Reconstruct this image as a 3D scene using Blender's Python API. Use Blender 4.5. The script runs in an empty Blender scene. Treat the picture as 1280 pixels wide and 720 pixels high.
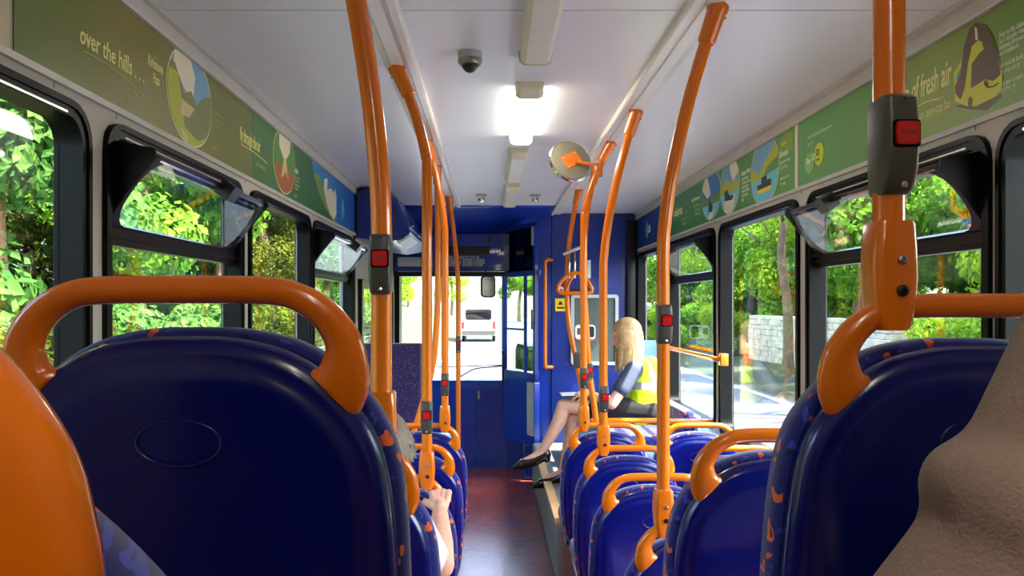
import bpy, bmesh, math, random
from mathutils import Vector, Matrix, noise
random.seed(7)
PI = math.pi
SC = bpy.context.scene
COL = SC.collection

# ---------------------------------------------------------------- camera, world, sun, lights, exposure
CZ = 1.64                                   # eye height over the low floor; x right, y towards the front of the bus
cam_d = bpy.data.cameras.new('camera'); cam = bpy.data.objects.new('camera', cam_d); COL.objects.link(cam)
cam.location = (0, 0, CZ); cam.rotation_euler = (PI/2, 0, 0)
cam_d.sensor_width = 36; cam_d.lens = 36*1000/1280
cam_d.shift_x = 26/1280; cam_d.shift_y = 22/1280
cam_d.clip_start = 0.02; cam_d.clip_end = 500
SC.camera = cam
SUN_EL, SUN_DIR = math.radians(60), Vector((0.95, -0.30))
w = bpy.data.worlds.new('world'); SC.world = w; w.use_nodes = True
wn = w.node_tree; bgn = wn.nodes['Background']
sky = wn.nodes.new('ShaderNodeTexSky'); sky.sky_type = 'NISHITA'; sky.sun_disc = False
sky.sun_elevation = SUN_EL; sky.sun_rotation = math.atan2(SUN_DIR.x, SUN_DIR.y)
sky.air_density = 1.0; sky.dust_density = 3.0; sky.ozone_density = 0.6
wn.links.new(sky.outputs[0], bgn.inputs[0]); bgn.inputs[1].default_value = 0.75
sd = bpy.data.lights.new('sun', 'SUN'); sd.energy = 14.0; sd.angle = math.radians(0.8); sd.color = (1, .93, .80)
so = bpy.data.objects.new('sun', sd); COL.objects.link(so)
dv = Vector((SUN_DIR.x*math.cos(SUN_EL), SUN_DIR.y*math.cos(SUN_EL), math.sin(SUN_EL)))
so.rotation_euler = dv.to_track_quat('Z', 'Y').to_euler()
SC.view_settings.view_transform = 'Standard'; SC.view_settings.look = 'None'
SC.view_settings.gamma = 1; SC.view_settings.use_curve_mapping = False
SC.view_settings.exposure = 1.76
SC.cycles.max_bounces = 10; SC.cycles.diffuse_bounces = 5; SC.cycles.transparent_max_bounces = 24
SC.cycles.use_denoising = True
SC.cycles.sample_clamp_indirect = 6

# ---------------------------------------------------------------- materials
def lin(c):
    return tuple((v/255/12.92 if v/255 <= .04045 else ((v/255+.055)/1.055)**2.4) for v in c) + (1,)
def nodes(name):
    m = bpy.data.materials.new(name); m.use_nodes = True
    return m, m.node_tree, m.node_tree.nodes['Principled BSDF']
def mat(name, rgb, rough=.5, metal=0, var=.06, scale=8, coat=0, bump=0, bscale=60, emit=None, spec=.5):
    m, t, b = nodes(name)
    tc = t.nodes.new('ShaderNodeTexCoord'); nz = t.nodes.new('ShaderNodeTexNoise'); nz.inputs['Scale'].default_value = scale
    nz.inputs['Detail'].default_value = 4
    t.links.new(tc.outputs['Object'], nz.inputs['Vector'])
    rp = t.nodes.new('ShaderNodeValToRGB'); c = lin(rgb)
    rp.color_ramp.elements[0].position = .3; rp.color_ramp.elements[1].position = .7
    rp.color_ramp.elements[0].color = tuple(v*(1-var) for v in c[:3])+(1,)
    rp.color_ramp.elements[1].color = tuple(min(1, v*(1+var)) for v in c[:3])+(1,)
    t.links.new(nz.outputs[0], rp.inputs[0]); t.links.new(rp.outputs[0], b.inputs['Base Color'])
    b.inputs['Roughness'].default_value = rough; b.inputs['Metallic'].default_value = metal
    b.inputs['Coat Weight'].default_value = coat; b.inputs['Specular IOR Level'].default_value = spec
    if bump:
        n2 = t.nodes.new('ShaderNodeTexNoise'); n2.inputs['Scale'].default_value = bscale
        t.links.new(tc.outputs['Object'], n2.inputs['Vector'])
        bp = t.nodes.new('ShaderNodeBump'); bp.inputs['Strength'].default_value = bump; bp.inputs['Distance'].default_value = .01
        t.links.new(n2.outputs[0], bp.inputs['Height']); t.links.new(bp.outputs[0], b.inputs['Normal'])
    if emit:
        b.inputs['Emission Color'].default_value = emit[:3]+(1,); b.inputs['Emission Strength'].default_value = emit[3]
    return m
def moquette(name, base, spots, scale=26):
    m, t, b = nodes(name)
    tc = t.nodes.new('ShaderNodeTexCoord'); nz = t.nodes.new('ShaderNodeTexNoise'); nz.inputs['Scale'].default_value = 14
    mp = t.nodes.new('ShaderNodeVectorMath'); mp.operation = 'MULTIPLY_ADD'
    mp.inputs[1].default_value = (.12, .12, .12)
    t.links.new(tc.outputs['Object'], nz.inputs['Vector']); t.links.new(nz.outputs['Color'], mp.inputs[0]); t.links.new(tc.outputs['Object'], mp.inputs[2])
    last = None
    col = t.nodes.new('ShaderNodeRGB'); col.outputs[0].default_value = lin(base); last = col.outputs[0]
    for i, (rgb, sc, th) in enumerate(spots):
        off = t.nodes.new('ShaderNodeVectorMath'); off.operation = 'ADD'; off.inputs[1].default_value = (i*3.1, i*1.7, i*5.3)
        t.links.new(mp.outputs[0], off.inputs[0])
        v = t.nodes.new('ShaderNodeTexVoronoi'); v.inputs['Scale'].default_value = sc
        t.links.new(off.outputs[0], v.inputs['Vector'])
        cmp = t.nodes.new('ShaderNodeMath'); cmp.operation = 'LESS_THAN'; cmp.inputs[1].default_value = th
        t.links.new(v.outputs['Distance'], cmp.inputs[0])
        mx = t.nodes.new('ShaderNodeMix'); mx.data_type = 'RGBA'
        t.links.new(cmp.outputs[0], mx.inputs[0]); t.links.new(last, mx.inputs[6]); mx.inputs[7].default_value = lin(rgb)
        last = mx.outputs[2]
    t.links.new(last, b.inputs['Base Color']); b.inputs['Roughness'].default_value = .9
    b.inputs['Sheen Weight'].default_value = .3
    return m
def glassmat(name, tint=(.93, .96, .94), refl=.7, rough=.0):
    m = bpy.data.materials.new(name); m.use_nodes = True; t = m.node_tree; t.nodes.clear()
    o = t.nodes.new('ShaderNodeOutputMaterial'); tr = t.nodes.new('ShaderNodeBsdfTransparent'); tr.inputs[0].default_value = tint+(1,)
    gl = t.nodes.new('ShaderNodeBsdfGlossy'); gl.inputs['Roughness'].default_value = rough
    fr = t.nodes.new('ShaderNodeFresnel'); fr.inputs[0].default_value = 1.45
    ml = t.nodes.new('ShaderNodeMath'); ml.operation = 'MULTIPLY'; ml.inputs[1].default_value = refl
    mx = t.nodes.new('ShaderNodeMixShader')
    t.links.new(fr.outputs[0], ml.inputs[0]); t.links.new(ml.outputs[0], mx.inputs[0])
    t.links.new(tr.outputs[0], mx.inputs[1]); t.links.new(gl.outputs[0], mx.inputs[2]); t.links.new(mx.outputs[0], o.inputs[0])
    return m
def leafmat(name, a, b_, trans=.45):
    m = bpy.data.materials.new(name); m.use_nodes = True; t = m.node_tree; t.nodes.clear()
    o = t.nodes.new('ShaderNodeOutputMaterial'); tc = t.nodes.new('ShaderNodeTexCoord'); nz = t.nodes.new('ShaderNodeTexNoise')
    nz.inputs['Scale'].default_value = 1.3; nz.inputs['Detail'].default_value = 6; nz.inputs['Roughness'].default_value = .8
    t.links.new(tc.outputs['Object'], nz.inputs[0])
    rp = t.nodes.new('ShaderNodeValToRGB'); rp.color_ramp.elements[0].position = .35; rp.color_ramp.elements[1].position = .65
    rp.color_ramp.elements[0].color = lin(a); rp.color_ramp.elements[1].color = lin(b_); t.links.new(nz.outputs[0], rp.inputs[0])
    d = t.nodes.new('ShaderNodeBsdfDiffuse'); tl = t.nodes.new('ShaderNodeBsdfTranslucent'); mx = t.nodes.new('ShaderNodeMixShader'); mx.inputs[0].default_value = trans
    t.links.new(rp.outputs[0], d.inputs[0]); t.links.new(rp.outputs[0], tl.inputs[0])
    t.links.new(d.outputs[0], mx.inputs[1]); t.links.new(tl.outputs[0], mx.inputs[2]); t.links.new(mx.outputs[0], o.inputs[0])
    return m
def rampmat(name, stops, axis='Z', rough=.5, rng=(0, 1), nscale=0, namt=0):
    """procedural colour bands printed on the thing, along one object axis"""
    m, t, b = nodes(name)
    tc = t.nodes.new('ShaderNodeTexCoord'); sx = t.nodes.new('ShaderNodeSeparateXYZ'); t.links.new(tc.outputs['Object'], sx.inputs[0])
    mr = t.nodes.new('ShaderNodeMapRange'); mr.inputs[1].default_value = rng[0]; mr.inputs[2].default_value = rng[1]
    t.links.new(sx.outputs['XYZ'.index(axis)], mr.inputs[0])
    rp = t.nodes.new('ShaderNodeValToRGB'); e = rp.color_ramp.elements
    while len(e) < len(stops): e.new(.5)
    for i, (p, c) in enumerate(stops): e[i].position = p; e[i].color = lin(c)
    t.links.new(mr.outputs[0], rp.inputs[0]); t.links.new(rp.outputs[0], b.inputs['Base Color']); b.inputs['Roughness'].default_value = rough
    return m, t, b, rp

M = {}
M['orange'] = mat('orange_enamel', (230, 114, 0), .24, var=.012, coat=.5)
M['seatblue'] = mat('seat_shell_blue', (2, 14, 98), .24, var=.06, coat=.25)
M['moq'] = moquette('moquette_fabric', (16, 28, 112), [((50, 66, 176), 48, .25), ((236, 104, 36), 24, .25), ((190, 60, 60), 27, .16), ((12, 14, 60), 34, .18)])
M['moqpurple'] = moquette('purple_moquette', (22, 12, 58), [((84, 36, 104), 52, .27), ((30, 40, 140), 62, .24), ((190, 70, 50), 70, .13)])
M['cab'] = mat('cab_blue', (6, 50, 156), .35, var=.08, scale=3, coat=.25)
M['bulk'] = mat('bulkhead_blue', (10, 42, 124), .34, var=.05, scale=2, coat=.25)
M['cabdark'] = mat('front_dark_blue', (6, 44, 124), .2, var=.08, scale=3, coat=.3)
M['ceil'] = mat('ceiling_white', (226, 228, 230), .32, var=.02, scale=1.5)
M['wall'] = mat('wall_grey', (182, 177, 167), .55, var=.04, scale=5)
M['trim'] = mat('cove_trim', (190, 186, 178), .35, var=.04)
M['rail'] = mat('rail_white', (232, 228, 218), .3, var=.02)
M['rubber'] = mat('black_rubber', (5, 5, 6), .42, var=.15, spec=.15)
M['bframe'] = mat('black_frame', (7, 7, 8), .3, var=.15, spec=.35)
M['boot'] = mat('grey_plastic', (74, 72, 66), .4, var=.06)
M['greyl'] = mat('light_grey_plastic', (178, 180, 180), .4, var=.04)
M['red'] = mat('red_button', (214, 16, 18), .25, var=.08, coat=.4)
M['chrome'] = mat('chrome', (220, 220, 215), .12, metal=1, var=.02)
M['steel'] = mat('brushed_steel', (150, 146, 136), .38, metal=.7, var=.06)
M['cream'] = mat('cream_plastic', (226, 218, 190), .4, var=.03)
M['diff'] = mat('lamp_diffuser', (226, 222, 205), .3, var=.02)
M['difflit'] = mat('lamp_diffuser_lit', (255, 250, 235), .3, var=.01, emit=(1, .95, .82, 6))
M['lblue'] = mat('pale_blue_plastic', (130, 178, 210), .4, var=.04)
M['glass'] = glassmat('window_glass', (.96, .98, .96), .28)
M['smoke'] = glassmat('smoked_plastic', (.30, .34, .38), 1.0, .05)
M['darkglass'] = glassmat('dark_glass', (.16, .16, .18), .9)
M['black'] = mat('black_plastic', (14, 14, 16), .4, var=.15)
M['floor'] = mat('floor_red', (130, 62, 50), .22, var=.22, scale=2.2, bump=.12, bscale=35)
M['white'] = mat('white_print', (235, 235, 232), .5, var=.02)
M['yellow'] = mat('yellow_sign', (240, 205, 20), .5, var=.04)
M['skin'] = mat('skin', (226, 170, 140), .5, var=.06, scale=20)
M['skinold'] = mat('skin_pale', (226, 168, 138), .55, var=.10, scale=30, bump=.2, bscale=120)
M['hairb'] = mat('blonde_hair', (190, 154, 108), .5, var=.30, scale=18)
M['hairg'] = mat('grey_hair', (118, 106, 90), .6, var=.30, scale=30)
M['shoe'] = mat('black_leather', (14, 13, 14), .2, var=.1, coat=.5)
M['skirt'] = mat('black_cloth', (22, 20, 26), .9, var=.15, scale=30)
M['shirt'] = mat('slate_shirt', (62, 72, 94), .85, var=.12, scale=14)
M['tee'] = mat('white_cotton', (226, 230, 238), .9, var=.05, scale=14)
M['fleece'] = mat('taupe_fleece', (152, 128, 116), 1.0, var=.07, scale=40, bump=.25, bscale=300)
M['denim'] = mat('dark_trousers', (40, 44, 60), .9, var=.1, scale=30)
M['asphalt'] = mat('asphalt', (66, 72, 82), .8, var=.12, scale=3)
M['verge'] = mat('verge_soil', (44, 52, 24), 1, var=.4, scale=2.2)
M['stone'] = mat('stone_wall', (214, 200, 176), .9, var=.28, scale=3.5, bump=.8, bscale=5)
M['bark'] = mat('bark', (120, 98, 74), .95, var=.3, scale=5, bump=.6, bscale=14)
M['leafa'] = leafmat('leaf_bright', (84, 138, 30), (190, 214, 72), .6)
M['leafb'] = leafmat('leaf_mid', (56, 110, 36), (140, 184, 64), .55)
M['leafc'] = leafmat('leaf_dark', (40, 86, 40), (104, 146, 70), .45)
M['leafd'] = leafmat('leaf_olive_shaded', (34, 46, 16), (96, 104, 38), .35)  # darker leaf copy, shade of the left-hand wood put into the colour
M['vanwhite'] = mat('van_white', (236, 238, 238), .3, var=.02)
M['green'] = mat('advert_green', (74, 128, 66), .38, var=.05, scale=1.2)
M['txt'] = mat('cream_ink', (240, 232, 150), .5, var=.02)
M['txtw'] = mat('pale_ink', (214, 226, 190), .5, var=.02)
M['txtf'] = mat('faint_ink', (180, 190, 120), .5, var=.02)

# ---------------------------------------------------------------- mesh helpers
def link(name, bm, material, parent=None, smooth=False, mods=()):
    me = bpy.data.meshes.new(name); bmesh.ops.recalc_face_normals(bm, faces=bm.faces[:]); bm.to_mesh(me); bm.free()
    o = bpy.data.objects.new(name, me); COL.objects.link(o)
    for mm in (material if isinstance(material, (list, tuple)) else [material]): me.materials.append(mm)
    if parent: o.parent = parent
    if smooth:
        for p in me.polygons: p.use_smooth = True
        if smooth != 'all':
            me.set_sharp_from_angle(angle=math.radians(38))
    return o
def empty(name, loc, label=None, cat=None, group=None, rz=0):
    o = bpy.data.objects.new(name, None); COL.objects.link(o); o.location = loc; o.rotation_euler = (0, 0, rz); o.empty_display_size = .05
    if label: o['label'] = label; o['category'] = cat
    if group: o['group'] = group
    return o
def tag(o, label, cat, group=None, kind=None):
    o['label'] = label; o['category'] = cat
    if group: o['group'] = group
    if kind: o['kind'] = kind
    return o
def struct(o): o['kind'] = 'structure'; return o
def box(bm, x0, x1, y0, y1, z0, z1, bev=0, mi=0):
    vs = [bm.verts.new((x, y, z)) for x in (x0, x1) for y in (y0, y1) for z in (z0, z1)]
    fs = [bm.faces.new([vs[i] for i in q]) for q in ((0, 1, 3, 2), (4, 6, 7, 5), (0, 4, 5, 1), (2, 3, 7, 6), (0, 2, 6, 4), (1, 5, 7, 3))]
    for f in fs: f.material_index = mi
    if bev:
        es = list({e for f in fs for e in f.edges})
        bmesh.ops.bevel(bm, geom=es, offset=bev, segments=3, affect='EDGES', profile=.6)
    return vs
def bx(name, x0, x1, y0, y1, z0, z1, m, parent=None, bev=0):
    bm = bmesh.new(); box(bm, x0, x1, y0, y1, z0, z1, bev); return link(name, bm, m, parent, smooth=bool(bev))
def crom(pts, n=6):
    """Catmull-Rom resample; pts are tuples of any length"""
    out = []
    P = [pts[0]] + list(pts) + [pts[-1]]
    for i in range(1, len(P)-2):
        for k in range(n):
            t = k/n
            out.append(tuple(.5*((2*b)+(-a+c)*t+(2*a-5*b+4*c-d)*t*t+(-a+3*b-3*c+d)*t**3) for a, b, c, d in zip(P[i-1], P[i], P[i+1], P[i+2])))
    out.append(tuple(pts[-1])); return out
def sweep(bm, pts, rad, n=12, ref=None, caps=True, mi=0):
    """rad: number, or list of numbers / (in-plane, out-of-plane) pairs"""
    pts = [Vector(p) for p in pts]; rings = []
    if not isinstance(rad, list): rad = [rad]*len(pts)
    prev = None
    for i, p in enumerate(pts):
        t = (pts[min(i+1, len(pts)-1)]-pts[max(i-1, 0)]).normalized()
        if ref is not None: b = (Vector(ref)-t*t.dot(Vector(ref))).normalized()
        elif prev is None:
            a = Vector((0, 0, 1)) if abs(t.z) < .9 else Vector((1, 0, 0)); b = t.cross(a).normalized()
        else: b = (prev-t*t.dot(prev)).normalized()
        prev = b; nn = t.cross(b)
        ra, rb = rad[i] if isinstance(rad[i], (tuple, list)) else (rad[i], rad[i])
        rings.append([bm.verts.new(p+nn*ra*math.cos(2*PI*k/n)+b*rb*math.sin(2*PI*k/n)) for k in range(n)])
    for r0, r1 in zip(rings, rings[1:]):
        for k in range(n):
            f = bm.faces.new((r0[k], r0[(k+1) % n], r1[(k+1) % n], r1[k])); f.material_index = mi
    if caps:
        bm.faces.new(rings[0][::-1]).material_index = mi; bm.faces.new(rings[-1]).material_index = mi
def lathe(bm, prof, M4=Matrix(), n=24, mi=0):
    rings = []
    for r, z in prof:
        rings.append([bm.verts.new(M4 @ Vector((max(r, 1e-5)*math.cos(2*PI*k/n), max(r, 1e-5)*math.sin(2*PI*k/n), z))) for k in range(n)])
    for r0, r1 in zip(rings, rings[1:]):
        for k in range(n): bm.faces.new((r0[k], r0[(k+1) % n], r1[(k+1) % n], r1[k])).material_index = mi
    bm.faces.new(rings[0][::-1]).material_index = mi; bm.faces.new(rings[-1]).material_index = mi
def prism(bm, pts, F, w0, w1, mi=0):
    """polygon pts (u,v) extruded from w0 to w1 in frame F"""
    a = [bm.verts.new(F @ Vector((u, v, w0))) for u, v in pts]; b = [bm.verts.new(F @ Vector((u, v, w1))) for u, v in pts]
    bm.faces.new(a[::-1]).material_index = mi; bm.faces.new(b).material_index = mi
    for i in range(len(pts)):
        j = (i+1) % len(pts); bm.faces.new((a[i], a[j], b[j], b[i])).material_index = mi
def rr(x0, x1, y0, y1, r, n=5):
    out = []
    for cx, cy, a0 in ((x1-r, y1-r, 0), (x0+r, y1-r, 90), (x0+r, y0+r, 180), (x1-r, y0+r, 270)):
        for k in range(n+1):
            a = math.radians(a0+90*k/n); out.append((cx+r*math.cos(a), cy+r*math.sin(a)))
    return out
def ell(cx, cy, a, b, n=28, t0=0, t1=360): return [(cx+a*math.cos(math.radians(t0+(t1-t0)*k/n)), cy+b*math.sin(math.radians(t0+(t1-t0)*k/n))) for k in range(n)]
def frame(o, u, v):
    u = Vector(u); v = Vector(v); w_ = u.cross(v)
    return Matrix(((u.x, v.x, w_.x, o[0]), (u.y, v.y, w_.y, o[1]), (u.z, v.z, w_.z, o[2]), (0, 0, 0, 1)))
def pr(name, pts, F, w0, w1, m, parent=None, smooth=False):
    bm = bmesh.new(); prism(bm, pts, F, w0, w1); return link(name, bm, m, parent, smooth)
def text(name, body, size, F, u, v, m, parent=None, sx=.75, shear=0, align='LEFT', wd=.0035, off=0, ls=1):
    c = bpy.data.curves.new(name, 'FONT'); c.body = body; c.size = size; c.extrude = .0004; c.shear = shear; c.align_x = align
    c.resolution_u = 2; c.offset = off; c.space_line = ls
    o = bpy.data.objects.new(name, c); COL.objects.link(o); c.materials.append(m)
    Mx = F @ Matrix.Translation((u, v, wd)) @ Matrix.Diagonal((sx, 1, 1, 1))
    if parent:
        o.parent = parent; Mx = Matrix.Translation(parent.location).inverted() @ Mx
    o.matrix_local = Mx
    return meshed(o)
def meshed(o):
    me = bpy.data.meshes.new_from_object(o.evaluated_get(bpy.context.evaluated_depsgraph_get())); nm = o.name.split('.')[0]
    n = bpy.data.objects.new(nm, me); COL.objects.link(n); n.parent = o.parent; n.matrix_local = o.matrix_local.copy()
    if not me.materials: me.materials.append(o.data.materials[0])
    bpy.data.objects.remove(o); return n
def copy_tree(o, parent=None):
    c = o.copy(); COL.objects.link(c)
    if parent: c.parent = parent
    for ch in list(o.children): copy_tree(ch, c)
    return c

# ---------------------------------------------------------------- shell of the bus
WL, WR = -0.984, 1.356
ZC, ZT, ZB = CZ+.86, CZ+.80, CZ+.52         # ceiling, top and bottom of the advert band
RD = .050                                    # window set-back
FL = frame((WL, 0, 0), (0, 1, 0), (0, 0, 1))      # left wall: u = y
FR = frame((WR, 0, 0), (0, -1, 0), (0, 0, 1))     # right wall: u = -y
YB, YF = -3.0, 8.15

def wall(name, F, u0, u1, holes, m, z0=0.0, z1=ZC+.02, thick=RD+.03):
    """wall with rounded holes; holes: (ua, ub, za, zb), sorted by u, all at the same cell heights"""
    bm = bmesh.new()
    def q(a, b, c, d): # rectangle a..b x c..d as slab
        prism(bm, [(a, c), (b, c), (b, d), (a, d)], F, -thick, 0)
    zl = min(h[2] for h in holes)-.05; zh = max(h[3] for h in holes)+.05
    q(u0, u1, z0, zl); q(u0, u1, zh, z1)
    u = u0
    for i, (a, b, c, d) in enumerate(holes):
        ca = a-.01; cb = b+.01
        if ca > u: q(u, ca, zl, zh)
        pts = rr(a, b, c, d, .07)
        corners = [(cb, zh)]*6+[(ca, zh)]*6+[(ca, zl)]*6+[(cb, zl)]*6
        for w_ in (0, -thick):
            vi = [bm.verts.new(F @ Vector((p[0], p[1], w_))) for p in pts]
            vc = {p: bm.verts.new(F @ Vector((p[0], p[1], w_))) for p in set(corners)}
            for k in range(24):
                j = (k+1) % 24; c0, c1 = vc[corners[k]], vc[corners[j]]
                bm.faces.new([vi[k], vi[j], c0] if c0 is c1 else [vi[k], vi[j], c1, c0])
        u = cb
    if u < u1: q(u, u1, zl, zh)
    return struct(link(name, bm, m))

# opening rows (ua, ub, hopper?); none behind the viewer, to block rear light
ZW0, ZW1 = 0.92, CZ+.44
left_rows = [(.80, 1.91, 0), (2.06, 3.115, 1), (3.27, 4.30, 0), (4.43, 5.62, 1)]
right_rows = [(1.00, 2.095, 0), (2.20, 3.385, 1), (3.545, 4.70, 0), (4.86, 6.03, 1), (6.20, 7.33, 0)]
lh = [(a-.035, b+.035, ZW0-.035, ZW1+.035) for a, b, _ in left_rows]
rh = sorted([(-b-.035, -a+.035, ZW0-.035, ZW1+.035) for a, b, _ in right_rows])
wall('wall_left', FL, YB, 5.80, lh, M['wall'])
wall('wall_right', FR, -7.46, -YB, rh, M['wall'])
# slim seams above the windows on the wall (panel joints)
DZ = CZ+.185                                  # hopper divider height
nwin = 0
def ring(bm, F, outer, inner, w0, w1):
    n = len(outer); vs = []
    for pts, ww in ((outer, w0), (outer, w1), (inner, w1), (inner, w0)):
        vs.append([bm.verts.new(F @ Vector((p[0], p[1], ww))) for p in pts])
    for a, b in ((0, 1), (1, 2), (2, 3), (3, 0)):
        for k in range(n):
            j = (k+1) % n; bm.faces.new((vs[a][k], vs[a][j], vs[b][j], vs[b][k]))
def window(F, a, b, hop, side):
    global nwin; nwin += 1
    o = empty('window_%d' % nwin, (0, 0, 0)); struct(o)
    bm = bmesh.new()
    ring(bm, F, rr(a-.034, b+.034, ZW0-.034, ZW1+.034, .085), rr(a, b, ZW0, ZW1, .06), -RD-.01, .009)
    # second raised lip of the rubber
    ring(bm, F, rr(a-.038, b+.038, ZW0-.038, ZW1+.038, .09), rr(a-.022, b+.022, ZW0-.022, ZW1+.022, .075), .0005, .014)
    link('window_frame', bm, M['rubber'], o, smooth=True)
    bm = bmesh.new(); prism(bm, [(a+.07, ZW1+.004), (b-.07, ZW1+.004), (b-.07, ZW1+.009), (a+.07, ZW1+.009)], F, .008, .0105); link('bright_strip', bm, M['chrome'], o)  # chrome strip added as the white highlight line along the frame head
    gz1 = DZ if hop else ZW1
    bm = bmesh.new(); prism(bm, [(a, ZW0), (b, ZW0), (b, gz1), (a, gz1)], F, -RD, -RD+.004); link('pane', bm, M['glass'], o)
    if hop:
        bm = bmesh.new(); prism(bm, [(a, DZ-.025), (b, DZ-.025), (b, DZ+.022), (a, DZ+.022)], F, -RD, -RD+.035)
        prism(bm, [(a, DZ-.006), (b, DZ-.006), (b, DZ+.004), (a, DZ+.004)], F, -RD+.035, -RD+.045)
        link('transom', bm, M['bframe'], o)
        # head rails; chrome strip added as their white highlight line
        bm = bmesh.new(); prism(bm, [(a, ZW1-.028), (b, ZW1-.028), (b, ZW1), (a, ZW1)], F, -RD, -RD+.045); link('head_rail', bm, M['bframe'], o)
        bm = bmesh.new(); prism(bm, [(a+.05, ZW1-.031), (b-.02, ZW1-.031), (b-.02, ZW1-.027), (a+.05, ZW1-.027)], F, -RD+.04, -RD+.047); link('bright_strip', bm, M['chrome'], o)
        # tilted hopper pane: hinge at the transom, top leaning inwards
        zt = CZ+.395; out = .135; h0 = (-RD+.02, DZ+.02)
        L = math.hypot(out, zt-h0[1]); uu = F.to_3x3() @ Vector((1, 0, 0)); vv = F.to_3x3() @ Vector((0, zt-h0[1], out)); vv.normalize()
        org = F @ Vector((0, h0[1], h0[0])); G = frame(org, uu, vv)
        bm = bmesh.new(); prism(bm, rr(a+.02, b-.02, 0, L, .04), G, 0, .004); link('hopper_pane', bm, M['glass'], o)
        bm = bmesh.new(); ring(bm, G, rr(a+.012, b-.012, -.008, L+.004, .05), rr(a+.03, b-.03, .016, L-.008, .09), -.004, .008); link('hopper_edge', bm, M['bframe'], o)
        um = (b-.46 if side == 'l' else a+.42)
        bm = bmesh.new(); prism(bm, [(a+.06, L-.012), (b-.05, L-.012), (b-.05, L-.006), (a+.06, L-.006)], G, .008, .0095); link('bright_strip', bm, M['chrome'], o)  # strip imitates the highlight on the pane's top edge
        bm = bmesh.new(); prism(bm, rr(um-.04, um+.04, L-.035, L+.02, .008), G, -.01, .04); link('catch', bm, M['black'], o, smooth=True)
        for uu_, mm in (((a+.006, 'rubber'), (b-.014, 'smoke')) if side == 'l' else ((b-.014, 'rubber'), (a+.006, 'smoke'))):
            # triangular wind gusset: points in (w, z)
            g = [( -RD, DZ), (-RD, ZW1-.01), (-RD+.05, ZW1-.012), (out-RD+.03, zt+.012), (out-RD+.034, zt-.012)]
            bm = bmesh.new()
            A = [bm.verts.new(F @ Vector((uu_, z, ww))) for ww, z in g]; B = [bm.verts.new(F @ Vector((uu_+.008, z, ww))) for ww, z in g]
            bm.faces.new(A); bm.faces.new(B[::-1])
            for k in range(5): bm.faces.new((A[k], B[k], B[(k+1) % 5], A[(k+1) % 5]))
            link('gusset', bm, M[mm], o)
        
    return o
for a, b, h in left_rows: window(FL, a, b, h, 'l')
for a, b, h in right_rows: window(FR, -b, -a, h, 'r')

# ceiling in panels with fine joints; unseen roof box added to block light there
bm = bmesh.new(); ys = [YB, -1.5, .40, 2.33, 4.28, 6.10, 6.86]
for a, b in zip(ys, ys[1:]): box(bm, WL-.02, WR+.02, a+.003, b-.003, ZC, ZC+.02)
box(bm, .50, WR+.02, 6.862, 7.5, ZC, ZC+.02)
struct(link('ceiling', bm, M['ceil']))
bx_ = bx('roof_light_block', WL-.12, WR+.12, YB, 8.6, ZC+.025, ZC+.06, M['wall']); struct(bx_)
# cove trims
def extr(name, prof, y0, y1, m, x0, sgn, parent=None):
    bm = bmesh.new(); F = frame((x0, 0, 0), (sgn, 0, 0), (0, 0, 1))
    a = [bm.verts.new((x0+sgn*u, y0, v)) for u, v in prof]; b = [bm.verts.new((x0+sgn*u, y1, v)) for u, v in prof]
    bm.faces.new(a); bm.faces.new(b[::-1])
    for i in range(len(prof)):
        j = (i+1) % len(prof); bm.faces.new((a[i], a[j], b[j], b[i]))
    return link(name, bm, m, parent)
cove = [(0, ZT), (.016, ZT), (.018, ZT+.006), (.012, ZT+.010), (.016, ZC-.014), (.032, ZC-.012), (.034, ZC-.001), (0, ZC-.001)]
struct(extr('trim_left', cove, YB, 5.75, M['trim'], WL, 1)); struct(extr('trim_right', cove, YB, 7.45, M['trim'], WR, -1))
low = [(0, ZB-.016), (.010, ZB-.016), (.012, ZB-.001), (0, ZB-.001)]
struct(extr('trim_left', low, YB, 5.75, M['trim'], WL, 1)); struct(extr('trim_right', low, YB, 7.45, M['trim'], WR, -1))
sill = [(0, .0), (.0, .80), (.05, .80), (.055, .78), (.055, 0)]
struct(extr('baseboard_right', sill, 2.0, 4.6, M['wall'], WR, -1)); struct(extr('baseboard_left', sill, 2.0, 5.7, M['wall'], WL, 1))
# handrail channels on the ceiling
rail = [(0, ZC), (0, ZC-.018), (.006, ZC-.022), (.028, ZC-.022), (.034, ZC-.018), (.036, ZC-.008), (.046, ZC-.008), (.050, ZC-.014), (.088, ZC-.014), (.094, ZC-.006), (.12, ZC-.001), (.12, ZC)]
tag(extr('ceiling_channel', rail, YB, 7.44, M['rail'], .555, 1), 'long white pole-mounting channel along ceiling right of the lamps', 'ceiling rail')
tag(extr('ceiling_channel', rail, YB, 6.84, M['rail'], -.262, -1), 'long white pole-mounting channel along ceiling left of the lamps', 'ceiling rail')

# floor
struct(bx('floor', WL-.1, WR+.1, 1.9, 8.2, -.06, 0, M['floor']))
struct(bx('floor_step', WL, WR, 1.28, 1.9, -.06, .36, M['floor']))
struct(bx('floor_platform', WL, WR, YB, 1.28, -.06, .62, M['floor']))
struct(bx('floor_edge', WL, WR, 1.875, 1.902, .335, .362, M['yellow']))
# unseen back wall, made solid to block light from the rear
struct(bx('wall_back', WL-.1, WR+.1, YB-.06, YB, 0, ZC+.05, M['wall']))
nwin += 1

# ---------------------------------------------------------------- front of the bus
CX0 = .44                                     # left end of driver's bulkhead return
# bulkhead behind the driver
struct(bx('wall_bulkhead', .566, WR+.05, 7.45, 7.50, 0, ZC-.002, M['bulk']))
struct(bx('wall_partition', CX0, .566, 7.47, 7.52, .10, ZC-.005, M['cab'], bev=.006))
struct(bx('trim_bulkhead', WR-.10, WR-.005, 7.385, 7.45, .3, ZC-.07, M['bframe'], bev=.006))
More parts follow.
